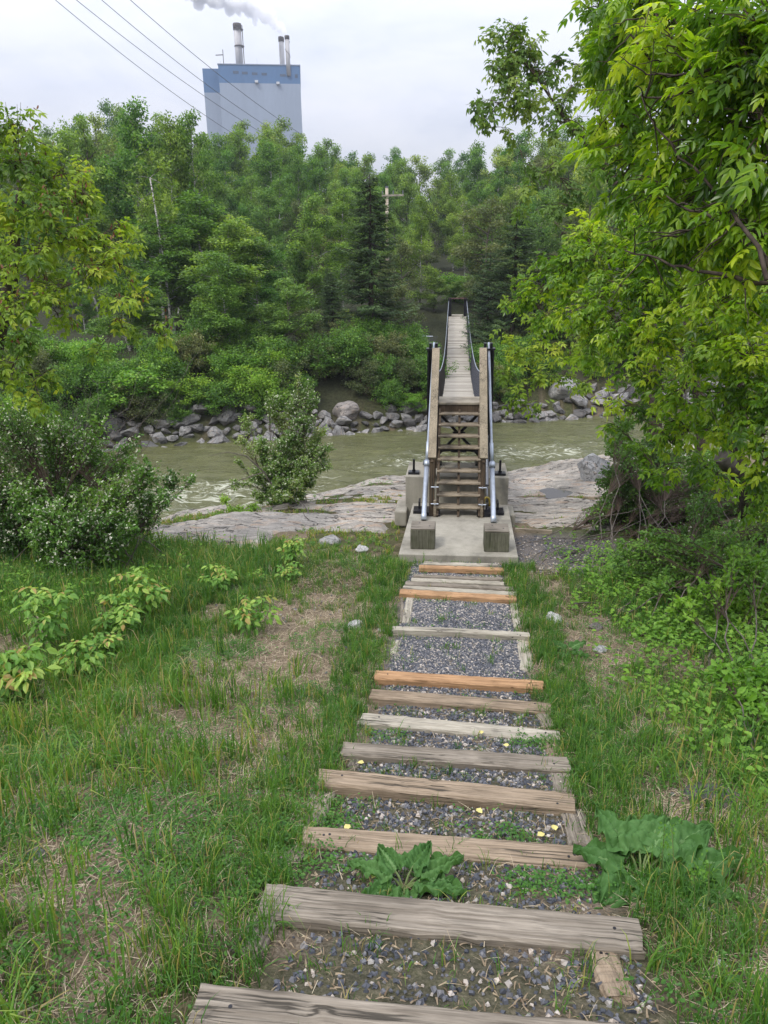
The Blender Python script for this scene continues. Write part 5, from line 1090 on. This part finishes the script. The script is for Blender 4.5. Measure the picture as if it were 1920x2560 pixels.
CL = [(px, py, 7.6+r.uniform(-.4, .4), s) for px, py, s in [(1820, 1480, .26), (1890, 1430, .26), (1900, 1520, .30), (1790, 1560, .22), (1880, 1600, .28), (1950, 1500, .3), (1930, 1620, .3), (1740, 1600, .16), (1760, 1480, .2), (1700, 1520, .18), (1850, 1400, .2), (1820, 1640, .2)]]
bush('shrub', 1880, 1680, -3.4, CL, 7.6, .065, M['leaf_bright'], 'bright green leafy shrub at the right edge in front of the dark bushes', 74, dens=2.0, spread=.3, tint0=.38)
CL = [(px, py, 5.6+r.uniform(-.3, .3), s) for px, py, s in [(1900, 1700, .2), (1850, 1760, .14), (1930, 1790, .2), (1800, 1690, .12)]]
bush('shrub', 1900, 1850, -2.9, CL, 5.6, .07, M['leaf_bright'], 'low broad-leaved shrub in the tall grass at the right edge', 75, dens=2.4, spread=.15, tint0=.35)
r = rng(91); CL = [(px, py, 9.2+r.uniform(-.4, .4), s) for px, py, s in [(1600, 1400, .2), (1660, 1370, .24), (1730, 1380, .28), (1800, 1360, .3), (1560, 1440, .16), (1640, 1450, .22), (1720, 1470, .24), (1800, 1460, .28), (1570, 1370, .18), (1540, 1400, .13), (1630, 1340, .2), (1680, 1530, .18), (1880, 1380, .3), (1900, 1480, .3)]]
bush('shrub', 1720, 1560, -3.6, CL, 9.2, .06, M['leaf_shrub'], 'low spreading green shrub in front of the dark bush at the right', 92, dens=2.2, spread=.7, tint0=.5)
# ---- bright saplings with big soft leaves
def sapling(px, py, hpx, wpx, seed, label, ls=.085, mat='sapling'):
    g = ground_hit(px, py); d = g@fw; h = hpx/FPX*d*1.05; wd = wpx/FPX*d/2; root = empty('sapling', tuple(g)); tag(root, label, 'sapling', 'bright leafy saplings in the grass'); r = rng(seed); sm_ = MB(); P_, D2, SC, T_ = [], [], [], []
    for s in range(max(4, int(wd*40))):
        an = r.uniform(0, 6.28); b_ = np.array([r.normal(0, .05), r.normal(0, .05), 0]); e2 = np.array([math.cos(an)*wd*r.uniform(.2, 1), math.sin(an)*wd*r.uniform(.2, 1), h*r.uniform(.55, 1)]); p = wander(r, b_, e2, 6, .04, .05); sm_.tube(p, np.linspace(.006, .003, 6), 5, False)
        for k in range(3, 6):
            for q in range(3 if k < 5 else 5):
                a2 = r.uniform(0, 6.28); P_.append(p[k]); D2.append([math.cos(a2), math.sin(a2), r.uniform(-.35, .35)]); SC.append(ls*r.uniform(.7, 1.25)); T_.append(r.uniform(.1, .8) if k < 5 else r.choice([.4, .7, .97]))
    P_ = np.array(P_); V, F, t = scatter(PINS, P_, np.array(D2), nrm(rsph(r, len(P_))*.35+np.array([0, -.2, 1.])), np.array(SC)*1.35, np.array(T_), r, .08)
    sm_.build('stems', M['stem'], root); mesh('leaves', V, F, M[mat], root, tint=t)
PINS = pinnate(1, .33, .62, .2)
for i, (px, py, hp, wp, ls, lab) in enumerate([(130, 1650, 180, 130, .08, 'tall bright saplings, the upper left of the big left clump'), (50, 1750, 150, 150, .095, 'bright yellow-green sapling clump with the largest leaves at the left edge'), (190, 1700, 90, 100, .08, 'low bright sapling at the right of the left clump'), (355, 1570, 140, 130, .085, 'bright sapling with reddish tips left of centre in the lawn'), (310, 1610, 90, 100, .08, 'small bright sapling just below the red-tipped one'),
     (552, 1480, 70, 80, .07, 'small bright sapling below the pale bedrock'), (735, 1420, 75, 55, .07, 'slim sapling beside the white stone'), (730, 1455, 50, 60, .06, 'small sapling in front of the slim one'), (637, 1590, 100, 80, .08, 'neat round bright sapling in the middle of the left lawn'), (640, 1455, 35, 40, .05, 'tiny sapling in the grass near the bedrock'), (265, 1640, 60, 70, .07, 'low sapling between the left clump and the red-tipped one')]):
    sapling(px, py, hp, wp, 700+i, lab, ls)
# ---- burdock with broad wavy leaves
def TT(n, m, t0):
    a, b_ = np.meshgrid(np.arange(n-1)/(n-1), np.abs((np.arange(m-1)+.5)/(m-1)*2-1), indexing='ij'); v = (b_ < .07) | (((a*8-b_*1.6) % 1 < .16) & (b_ > .05)); return np.where(b_ < .09, .9, np.where(v, t0+.12, t0)).ravel()+rng(int(t0*1e4)).normal(0, .05, (n-1)*(m-1))
def burdock(px, py, leaves, seed, label, z0=None):
    g = ground_hit(px, py); root = empty('burdock', tuple(g)); tag(root, label, 'plant', 'broad-leaved burdock plants'); r = rng(seed)
    for i, (lx, ly, ln, wd, el) in enumerate(leaves):
        tip = ground_hit(lx, ly); az = math.atan2(tip[1]-g[1], tip[0]-g[0]); n, m = 44, 25; V = []
        stl = ln*.35
        for a in range(n):
            u = a/(n-1); w_ = wd*(math.sin(math.pi*min(1, u*.93+.07)**.62)**.8)*(1-.15*u)+.002
            for b in range(m):
                v = b/(m-1)*2-1; xl = stl+u*ln-.10*ln*abs(v)**2*(1-u)*1.5; yl = v*w_; zl = (stl+u*ln)*math.tan(el)*(1-.75*u)+.16*w_*abs(v)+.028*ln/.3*math.sin(u*19+i*2+v*1.5)*abs(v)**2+.012*math.sin(v*9+i)+.010*mnoise.noise(Vector((u*9, v*6, i*3)))
                zl -= .010*math.exp(-(v*9)**2)+.004*math.cos((u*8-abs(v)*1.6)*6.283)*(abs(v) > .05); V.append((xl, yl, zl+.04))
        F = [(a*m+b, a*m+b+1, (a+1)*m+b+1, (a+1)*m+b) for a in range(n-1) for b in range(m-1)]
        o = mesh('leaf', V, np.array(F), M['burdock'], root, smooth=True, tint=TT(n, m, r.uniform(.1, .5))); o.rotation_euler = (r.normal(0, .12), 0, az)
        MB().tube([(0, 0, 0), (stl*.6, 0, stl*math.tan(el)*.7+.03), (stl+.02, 0, stl*math.tan(el)+.04)], [.007, .005, .004], 6).build('stalk', M['stem'], o)
burdock(1600, 2200, [(1440, 2080, .28, .11, .3), (1540, 2050, .22, .10, .5), (1660, 2080, .26, .12, .45), (1800, 2120, .34, .14, .28), (1880, 2200, .36, .14, .14), (1730, 2280, .26, .12, .2), (1500, 2260, .22, .12, .15), (1450, 2290, .26, .10, .05), (1740, 2050, .26, .10, .5), (1640, 2240, .16, .09, .5), (1880, 2110, .36, .12, .2), (1460, 2180, .22, .10, .2), (1810, 2250, .3, .11, .1)], 81, 'large burdock with wide wavy leaves at the right end of the knotted timber')
burdock(1010, 2225, [(880, 2195, .20, .065, .15), (920, 2245, .17, .06, .06), (960, 2180, .16, .06, .35), (1060, 2185, .18, .065, .3), (1160, 2190, .22, .065, .15), (1120, 2240, .20, .07, .06), (1000, 2262, .12, .06, .1), (1180, 2230, .16, .05, .05)], 82, 'small burdock with crinkled leaves in front of the knotted timber')
burdock(1415, 1640, [(1380, 1620, .16, .055, .4), (1450, 1630, .2, .06, .4), (1400, 1665, .14, .05, .3), (1340, 1610, .12, .04, .3), (1470, 1650, .16, .05, .2)], 83, 'burdock rosette right of the gravel bays')
burdock(1720, 1500, [(1690, 1480, .25, .1, .5), (1780, 1480, .3, .12, .5), (1720, 1530, .22, .1, .3), (1830, 1520, .25, .1, .3), (1660, 1510, .22, .08, .3)], 84, 'pale burdock leaves under the bushes at the right')
burdock(80, 1480, [(40, 1470, .3, .12, .3), (130, 1460, .28, .1, .4), (90, 1500, .25, .1, .2), (180, 1450, .25, .08, .5)], 85, 'burdock leaves under the white flowering bush at the left')
# ---------------------------------------------------------------- ground plants and litter
def pts_ground(n, seed, x0, x1, y0, y1, dens):
    """n random spots, kept with probability dens(x, y), thinning with distance"""
    r = rng(seed); x = r.uniform(x0, x1, n); y = r.uniform(y0, y1, n); k = r.random(n) < dens(x, y); x, y = x[k], y[k]; return x, y, H(x, y), r
def inpath(x, y): return sm(.80, .62, np.abs(x-.05))*sm(9.75, 9.4, y)
def onslab(x, y): return (np.abs(x-.1) < 1.0) & (y > 9.75) & (y < 13.7)
def edge_lim(x, y): return sm(10.6, 9.9, y+.9*(fbm(x*1.6, y*1.6, 2)-.5))
def infrust(x, y, m=1.0):
    z = H(x, y)+.1; P = np.stack([x, y, z], -1); d = P@fw; return (d > .8) & (np.abs(P@rt2) < d*(960/FPX)+m) & (-(P@up2) < d*(1280/FPX)+m)
def gdens(x, y):                     # lush grass: left meadow, right bank, scattered tufts
    a = fbm(x*1.1+5, y*1.1, 4); b = fbm(x*3.5, y*3.5+8, 3)
    lush = sm(-1.4, -2.6, x)*.55*sm(3, 5.5, y)+sm(1.3, 2.3, x)*.55+sm(-2.2, -3.6, x)*.5*sm(5, 7, y)
    d = np.clip(sm(.40, .56, a*.55+b*.45)+.10, 0, 1)*(.62+lush)
    dry = np.exp(-(((x+1.7)/.9)**2+((y-6.1)/2.6)**2))*.97+np.exp(-(((x-1.5)/.6)**2+((y-6.3)/1.8)**2))*.8+np.exp(-(((x+1.35)/.5)**2+((y-2.0)/.35)**2))*.85+np.exp(-(((x+2.3)/.6)**2+((y-4.6)/.5)**2))*.6+np.exp(-(((x-1.35)/.3)**2+((y-3.4)/.5)**2))*.6+np.exp(-(((x+1.0)/.5)**2+((y-4.1)/.8)**2))*.5
    return np.clip(d*(1-dry), .03, 1)
a_ = g_.data.attributes.new('lush', 'FLOAT', 'POINT'); a_.data.foreach_set('value', gdens(X_G, Y_G).astype(np.float32))
def dist_thin(y): return np.clip(1.15-y*.055, .5, 1)
TALL = lambda x, y: 1+1.0*sm(-1.8, -3.4, x)*sm(5, 8, y)+.35*sm(1.4, 2.4, x)
SOILB = lambda x, y: sm(1.5, .9, np.hypot((x-1.7)*.8, y-10.5))
def blades(name, x, y, z, r, hmin, hmax, wmin, wmax, lean, tint, mat, kind='stuff', label=None, curl=.5):
    n = len(x); h = r.uniform(hmin, hmax, n); w_ = r.uniform(wmin, wmax, n); an = r.uniform(0, 6.28, n); ln_ = np.abs(r.normal(0, lean, n))+.05
    d = np.stack([np.cos(an), np.sin(an), np.zeros(n)], -1); s = np.stack([-np.sin(an+r.normal(0, .6, n)), np.cos(an), np.zeros(n)], -1); s = nrm(s)
    B_ = np.stack([x, y, z-.01], -1); up3 = np.array([0, 0, 1.])
    m = B_+up3*(h*.55)[:, None]+d*(h*ln_*.35)[:, None]; t = B_+up3*(h*(1-.35*ln_*curl))[:, None]+d*(h*ln_)[:, None]
    V = np.stack([B_-s*w_[:, None]*.5, B_+s*w_[:, None]*.5, m-s*w_[:, None]*.42, m+s*w_[:, None]*.42, t], 1).reshape(-1, 3); k = np.arange(n)[:, None]*5
    Q4 = k+np.array([[0, 1, 3, 2]]); T3 = k+np.array([[2, 3, 4]]); tt = np.concatenate([tint, tint])
    return mesh(name, V, [Q4, T3], mat, tint=tt)
def tufts(n, seed, dens, x0, x1, y0, y1, per, sp, hm, **kw):
    x, y, z, r = pts_ground(n, seed, x0, x1, y0, y1, dens); k = infrust(x, y); x, y = x[k], y[k]; th = r.uniform(.55, 1.25, len(x))*hm(x, y); tt = r.normal(0, .12, len(x)); pc_ = (per*r.uniform(.4, 1.6, len(x))).astype(int)+1
    X_ = np.repeat(x, pc_)+r.normal(0, sp, pc_.sum()); Y_ = np.repeat(y, pc_)+r.normal(0, sp, pc_.sum()); return X_, Y_, np.repeat(th, pc_), np.repeat(tt, pc_), r
def grass_layer(name, n, seed, dens, hm, per, sp, wr, lean, tbase, box=(-9, 8.5, .5, 11.5), dry=.12, label=''):
    X_, Y_, th, tt, r = tufts(n, seed, dens, *box, per, sp, hm); Z_ = H(X_, Y_); k = ~onslab(X_, Y_); X_, Y_, Z_, th, tt = X_[k], Y_[k], Z_[k], th[k], tt[k]
    n_ = len(X_); t = tbase(X_, Y_)+tt+r.normal(0, .09, n_); d_ = r.random(n_) < dry; t[d_] = r.uniform(.78, .97, d_.sum())
    h = th*r.uniform(.5, 1.1, n_); w_ = r.uniform(*wr, n_)*(1+.06*Y_)
    an = r.uniform(0, 6.28, n_); ln_ = np.abs(r.normal(0, lean, n_))+.05; d = np.stack([np.cos(an), np.sin(an), 0*an], -1); q = an+1.57+r.normal(0, .7, n_); s = np.stack([np.cos(q), np.sin(q), 0*q], -1)*w_[:, None]*.5
    B_ = np.stack([X_, Y_, Z_-.01], -1); up3 = np.array([0, 0, 1.]); m1 = B_+up3*(h*.5)[:, None]+d*(h*ln_*.22)[:, None]; m2 = B_+up3*(h*(.85-.1*ln_))[:, None]+d*(h*ln_*.6)[:, None]; t_ = B_+up3*(h*(1.05-.45*ln_))[:, None]+d*(h*ln_*1.15)[:, None]
    V = np.stack([B_-s, B_+s, m1-s*.9, m1+s*.9, m2-s*.6, m2+s*.6, t_], 1).reshape(-1, 3); k = np.arange(n_)[:, None]*7
    o = mesh(name, V, [k+np.array([[0, 1, 3, 2]]), k+np.array([[2, 3, 5, 4]]), k+np.array([[4, 5, 6]])], M['grass'], tint=np.clip(np.concatenate([t, t, t]), 0, 1)); tag(o, label, 'grass', kind='stuff'); print(name, n_); return o
tb1 = lambda x, y: .36+.25*(fbm(x*.9, y*.9+3, 3)-.5)+.10*sm(-1, 1, -x-2.5)
g1_ = lambda x, y: gdens(x, y)*(1-.93*inpath(x, y))*edge_lim(x, y)*dist_thin(y)*(1-.95*SOILB(x, y))
grass_layer('grass', 115000, 901, g1_, lambda x, y: .115*TALL(x, y), 9, .022, (.0025, .005), .55, tb1, label='green and yellowing grass tufts over both banks')
grass_layer('tall_grass', 13000, 902, lambda x, y: (sm(-1.8, -3.2, x)*sm(4.5, 7.5, y)*.9+sm(1.5, 2.5, x)*.35+.22*(gdens(x, y) > .6))*(1-inpath(x, y))*edge_lim(x, y)*(1-SOILB(x, y)), lambda x, y: .24+.10*sm(-2, -4, x), 16, .035, (.004, .008), .33, lambda x, y: .30+.3*(fbm(x*2, y*2, 2)-.5), label='tall green meadow grass')
grass_layer('path_grass', 2600, 903, lambda x, y: inpath(x, y)*(.25+.75*sm(.3, .75, np.abs(x-.05)))*np.where((y > 5.7) & (y < 8.0), .12, 1)*np.where((y > 2.3) & (y < 2.7), .5, 1), lambda x, y: .06+0*x, 6, .014, (.0025, .0045), .6, lambda x, y: .34+0*x, box=(-.85, .95, 1.0, 9.6), label='sparse grass growing in the step bays')
grass_layer('path_edge_grass', 4200, 904, lambda x, y: sm(.62, .8, np.abs(x-.05))*sm(1.25, .95, np.abs(x-.05)), lambda x, y: .17+0*x, 13, .022, (.003, .0055), .4, lambda x, y: .34+.15*(fbm(x*2, y*2, 2)-.5), box=(-1.2, 1.3, 1.6, 9.7), dry=.08, label='grass tufts leaning over the ends of the timbers')
grass_layer('long_grass', 8000, 906, lambda x, y: sm(-.9, -1.3, x)*(.25+.75*sm(.4, .6, fbm(x*1.7+2, y*1.7, 2)))*sm(6, 4, y)+sm(1.1, 1.5, x)*.6*sm(6, 4, y), lambda x, y: .26+0*x, 8, .035, (.004, .008), .45, lambda x, y: .45+.35*(fbm(x*3, y*3, 2)-.5), box=(-4.5, 4.5, .5, 6), dry=.16, label='long yellowing grass blades close to the camera')
# seed heads in the grass
def seedheads():
    r = rng(77); st_ = MB(); P_, D2 = [], []
    for px, py in [(1690, 2330), (1740, 2290), (1640, 2200), (1800, 2180), (1850, 2080), (1780, 2230), (1880, 2350), (1700, 2090), (1620, 2020), (1830, 1980), (1760, 2400), (60, 1500), (40, 1440), (150, 1480), (200, 1520), (240, 1440), (430, 1480), (260, 2330), (160, 2390), (1240, 1400), (1060, 1400), (1900, 2200), (1820, 2320), (20, 1560), (330, 1500)]:
        g = ground_hit(px, py+60); h = r.uniform(.3, .5); e2 = g+np.array([r.normal(0, .05), r.normal(0, .05), h]); st_.tube(wander(r, g, e2, 5, .02), [.0016]*5, 4, False)
        for k in range(26): u = r.random(); P_.append(e2-np.array([0, 0, u*.11])+r.normal(0, .010, 3)); D2.append([r.normal(), r.normal(), 1.2])
    P_ = np.array(P_); V, F, t = scatter(diamond(.4), P_, np.array(D2), rsph(r, len(P_)), np.full(len(P_), .013), np.full(len(P_), .7), r)
    o = mesh('seed_heads', V, F, M['sapling'], tint=t*.4); tag(o, 'pale green seed heads of tall grass', 'grass', kind='stuff'); a = st_.build('seed_stems', M['stem']); tag(a, 'thin stems of the seeding grass', 'grass', kind='stuff')
seedheads()
# low leafy weeds (clover, vetch)
def cover(name, n, seed, dens, sz, box, label, hgt=.05, mat='cover', tm=None, tint0=.45):
    x, y, z, r = pts_ground(n, seed, *box, dens); k = infrust(x, y) & ~onslab(x, y); x, y, z = x[k], y[k], z[k]; ct = r.normal(0, .12, len(x)); m = 7; X_ = np.repeat(x, m)+r.normal(0, .022, len(x)*m); Y_ = np.repeat(y, m)+r.normal(0, .022, len(x)*m)
    Z_ = H(X_, Y_)+r.uniform(.1, 1, len(X_))*hgt*np.repeat(r.uniform(.4, 1.3, len(x)), m); P_ = np.stack([X_, Y_, Z_], -1); q = r.uniform(0, 6.28, len(X_)); D2 = np.stack([np.cos(q), np.sin(q), r.normal(0, .35, len(q))], -1)
    V, F, t = scatter(tm or leaflet(.34, .1, .1), P_, D2, nrm(rsph(r, len(P_))*.4+np.array([0, 0, 1.])), r.uniform(.6, 1.3, len(P_))*sz, tint0+np.repeat(ct, m), r, .12)
    o = mesh(name, V, F, M[mat], tint=t); tag(o, label, 'weeds', kind='stuff'); print(name, len(P_)); return o
def cpatch(x, y):
    f = 0
    for cx, cy_, rx, ry, a in [(-1.05, 2.35, .5, .35, 1), (-1.5, 2.8, .8, .45, 1), (-2.6, 3.4, 1.2, .5, .8), (-.75, 2.9, .3, .35, .9), (-1.0, 3.4, .3, .2, .5), (-2.3, 6.0, .5, .4, 1), (-.85, 4.7, .2, .35, .7), (-1.2, 5.1, .3, .3, .6), (.5, 2.52, .3, .12, 1), (.3, 2.95, .14, .1, .9), (.62, 4.35, .2, .12, .9), (-.45, 4.35, .2, .12, .7), (.95, 2.6, .35, .3, .7), (1.2, 4.2, .5, .6, .6), (1.4, 5.3, .6, .5, .5), (-.5, 2.55, .25, .1, .6)]:
        f = np.maximum(f, a*sm(1.25, .55, np.hypot((x-cx)/rx, (y-cy_)/ry)+.35*(fbm(x*5, y*5, 2)-.5)))
    g = sm(.5, .68, fbm(x*1.6+40, y*1.6, 3))*.35*(1-.9*inpath(x, y)); return np.maximum(f, g)*edge_lim(x, y)*(1-SOILB(x, y))
cover('clover', 110000, 911, cpatch, .017, (-6, 5, 1.2, 10.8), 'low patches of clover-like weeds', .055)
def wpatch(x, y):
    return (sm(1.3, 2.5, x+.4*(fbm(x*2, y*2, 2)-.5)*2)*sm(2.2, 4.5, y)+.6*sm(-3.2, -4.5, x)*sm(6, 8, y))*np.clip(.2+1.6*(fbm(x*1.3+7, y*1.3, 3)-.25), 0, 1)*edge_lim(x, y-.8)*dist_thin(y)
cover('undergrowth', 60000, 912, wpatch, .05, (-8, 8.5, 2, 11.8), 'leafy green undergrowth of the right bank', .22, 'leaf_bright', None, .38)
cover('bank_weeds', 6000, 913, lambda x, y: .5*sm(.5, .6, fbm(x*1.5, y*1.5, 3))*(RZ(x, y) < H(x, y))*(y < YN(x)), .04, (-9, 7, 10, 20), 'weeds in the soil pockets of the bedrock', .12, 'leaf_shrub', None, .4)
grass_layer('bank_grass', 4200, 905, lambda x, y: .9*sm(.42, .6, fbm(x*1.2, y*1.2, 3))*(RZ(x, y) < H(x, y)+.01)*(y < YN(x))*(1-SOILB(x, y)), lambda x, y: .10+0*x, 8, .03, (.006, .010), .5, lambda x, y: .62+0*x, box=(-8, 5, 10.2, 16), dry=.4, label='brownish grass in the soil pockets of the bedrock')
# straw litter
def arc(w, c):
    V = []
    for i in range(4): u = i/3; V += [[c*u*u-w*(1-.7*u), u, .10*math.sin(math.pi*u)], [c*u*u+w*(1-.7*u), u, .10*math.sin(math.pi*u)]]
    return np.array(V), np.array([[0, 1, 3, 2], [2, 3, 5, 4], [4, 5, 7, 6]])
def litter(name, n, seed, dens, ls, ws, mat, label, box=(-7, 7, .5, 11), tr=(0, 1), bend=.1):
    x, y, z, r = pts_ground(n, seed, *box, dens); k = infrust(x, y, .7) & ~onslab(x, y); x, y, z = x[k], y[k], z[k]; n_ = len(x); q = r.uniform(0, 6.28, n_); P_ = np.stack([x, y, z+r.uniform(.002, .014, n_)], -1)
    tm = arc(ws, bend)
    V, F, t = scatter(tm, P_, np.stack([np.cos(q), np.sin(q), r.normal(0, .18, n_)], -1), nrm(rsph(r, n_)*.5+np.array([0, 0, 1.])), r.uniform(*ls, n_)*(1+.05*y), r.uniform(*tr, n_), r)
    o = mesh(name, V, F, M[mat], tint=t); tag(o, label, 'litter', kind='stuff'); print(name, n_)
for _s, _b in ((921, .45), (922, -.3), (923, .08)): litter('dry_straw', 130000, _s, lambda x, y: np.clip(1.05-.75*gdens(x, y), 0, 1)*(1-.94*inpath(x, y))*edge_lim(x, y)*dist_thin(y)*(1-.7*SOILB(x, y)), (.025, .10), .016, 'straw', 'flattened dry straw between the grass tufts')
litter('woodchips', 11000, 928, lambda x, y: inpath(x, y)*np.where(y < 3.4, 1, .3)*np.where(y > 5.6, .06, 1), (.010, .032), .12, 'straw', 'wood chips and dead leaves in the step bays', box=(-.8, .9, 1, 9.6), tr=(0, .5))
# gravel chips
def stones(name, n, seed, dens, smin, smax, mats, label, box):
    r0 = rng(seed); import bmesh
    x, y, z, r = pts_ground(n, seed, *box, dens); k = infrust(x, y, .7); x, y, z = x[k], y[k], z[k]; n_ = len(x)
    V0 = np.array([[-.5, -.35, -.2], [.5, -.4, -.2], [.45, .4, -.2], [-.4, .45, -.2], [-.25, -.2, .25], [.3, -.15, .22], [.2, .25, .28], [-.28, .2, .2]]); F0 = np.array([[4, 5, 6, 7], [0, 1, 5, 4], [1, 2, 6, 5], [2, 3, 7, 6], [3, 0, 4, 7]])
    q = r.uniform(0, 6.28, n_); sc_ = r.uniform(smin, smax, n_)*(1+.03*y); V, F, t = scatter((V0, F0), np.stack([x, y, z+r.uniform(0, .012, n_)], -1), np.stack([np.cos(q), np.sin(q), r.normal(0, .25, n_)], -1), nrm(rsph(r, n_)*.35+np.array([0, 0, 1.])), sc_, r.random(n_)**(1.15-.5*sm(7, 8.2, y)), r, 0)
    V = V.reshape(n_, 8, 3); V = V+r.normal(0, .09, V.shape)*sc_[:, None, None]; o = mesh(name, V.reshape(-1, 3), F, mats, tint=t); tag(o, label, 'gravel', kind='stuff'); print(name, n_)
m, N, L, b = new('gravel_stones'); L.new(ramp(N, L, attr(N, 'tint').outputs['Fac'], [(0, (.035, .04, .05)), (.45, (.075, .08, .095)), (.7, (.13, .13, .14)), (.85, (.25, .235, .215)), (.95, (.42, .36, .30)), (1, (.5, .45, .4))]), b.inputs['Base Color']); b.inputs['Roughness'].default_value = .75; M['gravel'] = m
bay = lambda x, y: sm(.66, .58, np.abs(x-.07))*np.clip(np.interp(y, [1, 1.5, 2.3, 2.9, 3.4, 3.6, 5.1, 5.5, 5.8, 8.2, 8.35, 8.8, 8.9, 9.3, 9.85], [.10, .13, .08, .16, .22, .28, .2, .45, 1, 1, .05, .05, 1, 1, .4]), 0, 1)
stones('gravel', 130000, 931, bay, .008, .026, M['gravel'], 'blue-grey crushed stone with pale pebbles in the step bays', (-.7, .85, 1.0, 9.85))
stones('loose_gravel', 26000, 932, lambda x, y: SOILB(x, y)+.10*(1-inpath(x, y))*edge_lim(x, y)*(gdens(x, y) < .35), .008, .028, M['gravel'], 'loose grit and stones on the bare soil', (-4, 4, 1.5, 11.6))
# fallen yellow leaves and a bark flake: countable, so one by one
for i, (px, py, lab) in enumerate([(1203, 1833, 'yellow fallen leaf on the pale silver-grey timber'), (1265, 1872, 'yellow leaf in the bay below the pale timber'), (868, 2072, 'yellow leaf at the left end of the brown timber'), (1198, 2038, 'yellow leaf on the woodchips'), (1352, 2098, 'pale yellow leaf near the right edge timber'), (1385, 2080, 'orange-yellow leaf beside the right edge timber'), (902, 1916, 'pale leaf beside the left edge timber'), (935, 2190, 'small pale leaf on the small burdock')]):
    g = ground_hit(px, py); onT = i in (0, 2, 7); z_ = g[2]+(.065 if i == 0 else .07 if onT else .02); g = onz(px, py, z_) if onT else g
    V0, F0 = leaflet(.4, .1, .05); q = i*1.3; c, s = math.cos(q), math.sin(q); P_ = (V0-[0, .5, 0])*.045; P_ = P_@np.array([[c, s, 0], [-s, c, 0], [0, 0, 1]])
    o = mesh('fallen_leaf', P_, F0, M['yleaf'] if 'yleaf' in M else M.setdefault('yleaf', plain('yellow_leaf', (.52, .46, .16), .6)), loc=(g[0], g[1], z_+.01)); tag(o, lab, 'leaf', 'fallen yellow leaves')
# driftwood sticks by the middle bush and planks at the slab edge
for px, py, px2, py2, rr_, nm_, lab, y_ in [(790, 1330, 730, 1270, .02, 'dead_branch', 'pale forked dead root under the middle bush', 13.2)]:
    a_ = onz(px, py, -4.5); b_ = onz(px2, py2, -4.6); o_ = empty(nm_, tuple(a_)); tag(o_, lab, 'branch'); m_ = MB(); m_.tube(wander(rng(5), (0, 0, .05), b_-a_+np.array([0, 0, .25]), 7, .06), np.linspace(.02, .006, 7), 6); m_.tube(wander(rng(6), (0, 0, .05), np.array([-.3, .3, .3]), 6, .06), np.linspace(.016, .005, 6), 6); m_.tube(wander(rng(7), (0, 0, .05), np.array([.2, -.1, .1]), 5, .06), np.linspace(.014, .004, 5), 6); m_.build('root', M['bark_grey'], o_)
a_ = onz(1288, 1325, -3.98); b_ = onz(1380, 1330, -3.98); rzz = max(rock_z(*a_[:2]), rock_z(*b_[:2]))
o_ = MB().bar(a_, b_, .05, .06).build('plank', M['wood_stair']); o_.location = (0, 0, rzz+3.98+.02 if rzz > -4.1 else 0); tag(o_, 'thin weathered plank lying on the rock right of the slab', 'plank')
# haze: thin even air
hz = MB().box((0, 175, 75), (470, 560, 190)).build('haze', None)
m = bpy.data.materials.new('haze'); m.use_nodes = True; N = m.node_tree.nodes; N.clear(); ou = N.new('ShaderNodeOutputMaterial'); v = N.new('ShaderNodeVolumePrincipled'); v.inputs['Color'].default_value = (.86, .90, 1, 1); v.inputs['Density'].default_value = .00035
m.node_tree.links.new(v.outputs[0], ou.inputs['Volume']); hz.data.materials.append(m); tag(hz, 'thin pale haze in the air', 'haze', kind='stuff'); hz.display_type = 'WIRE'
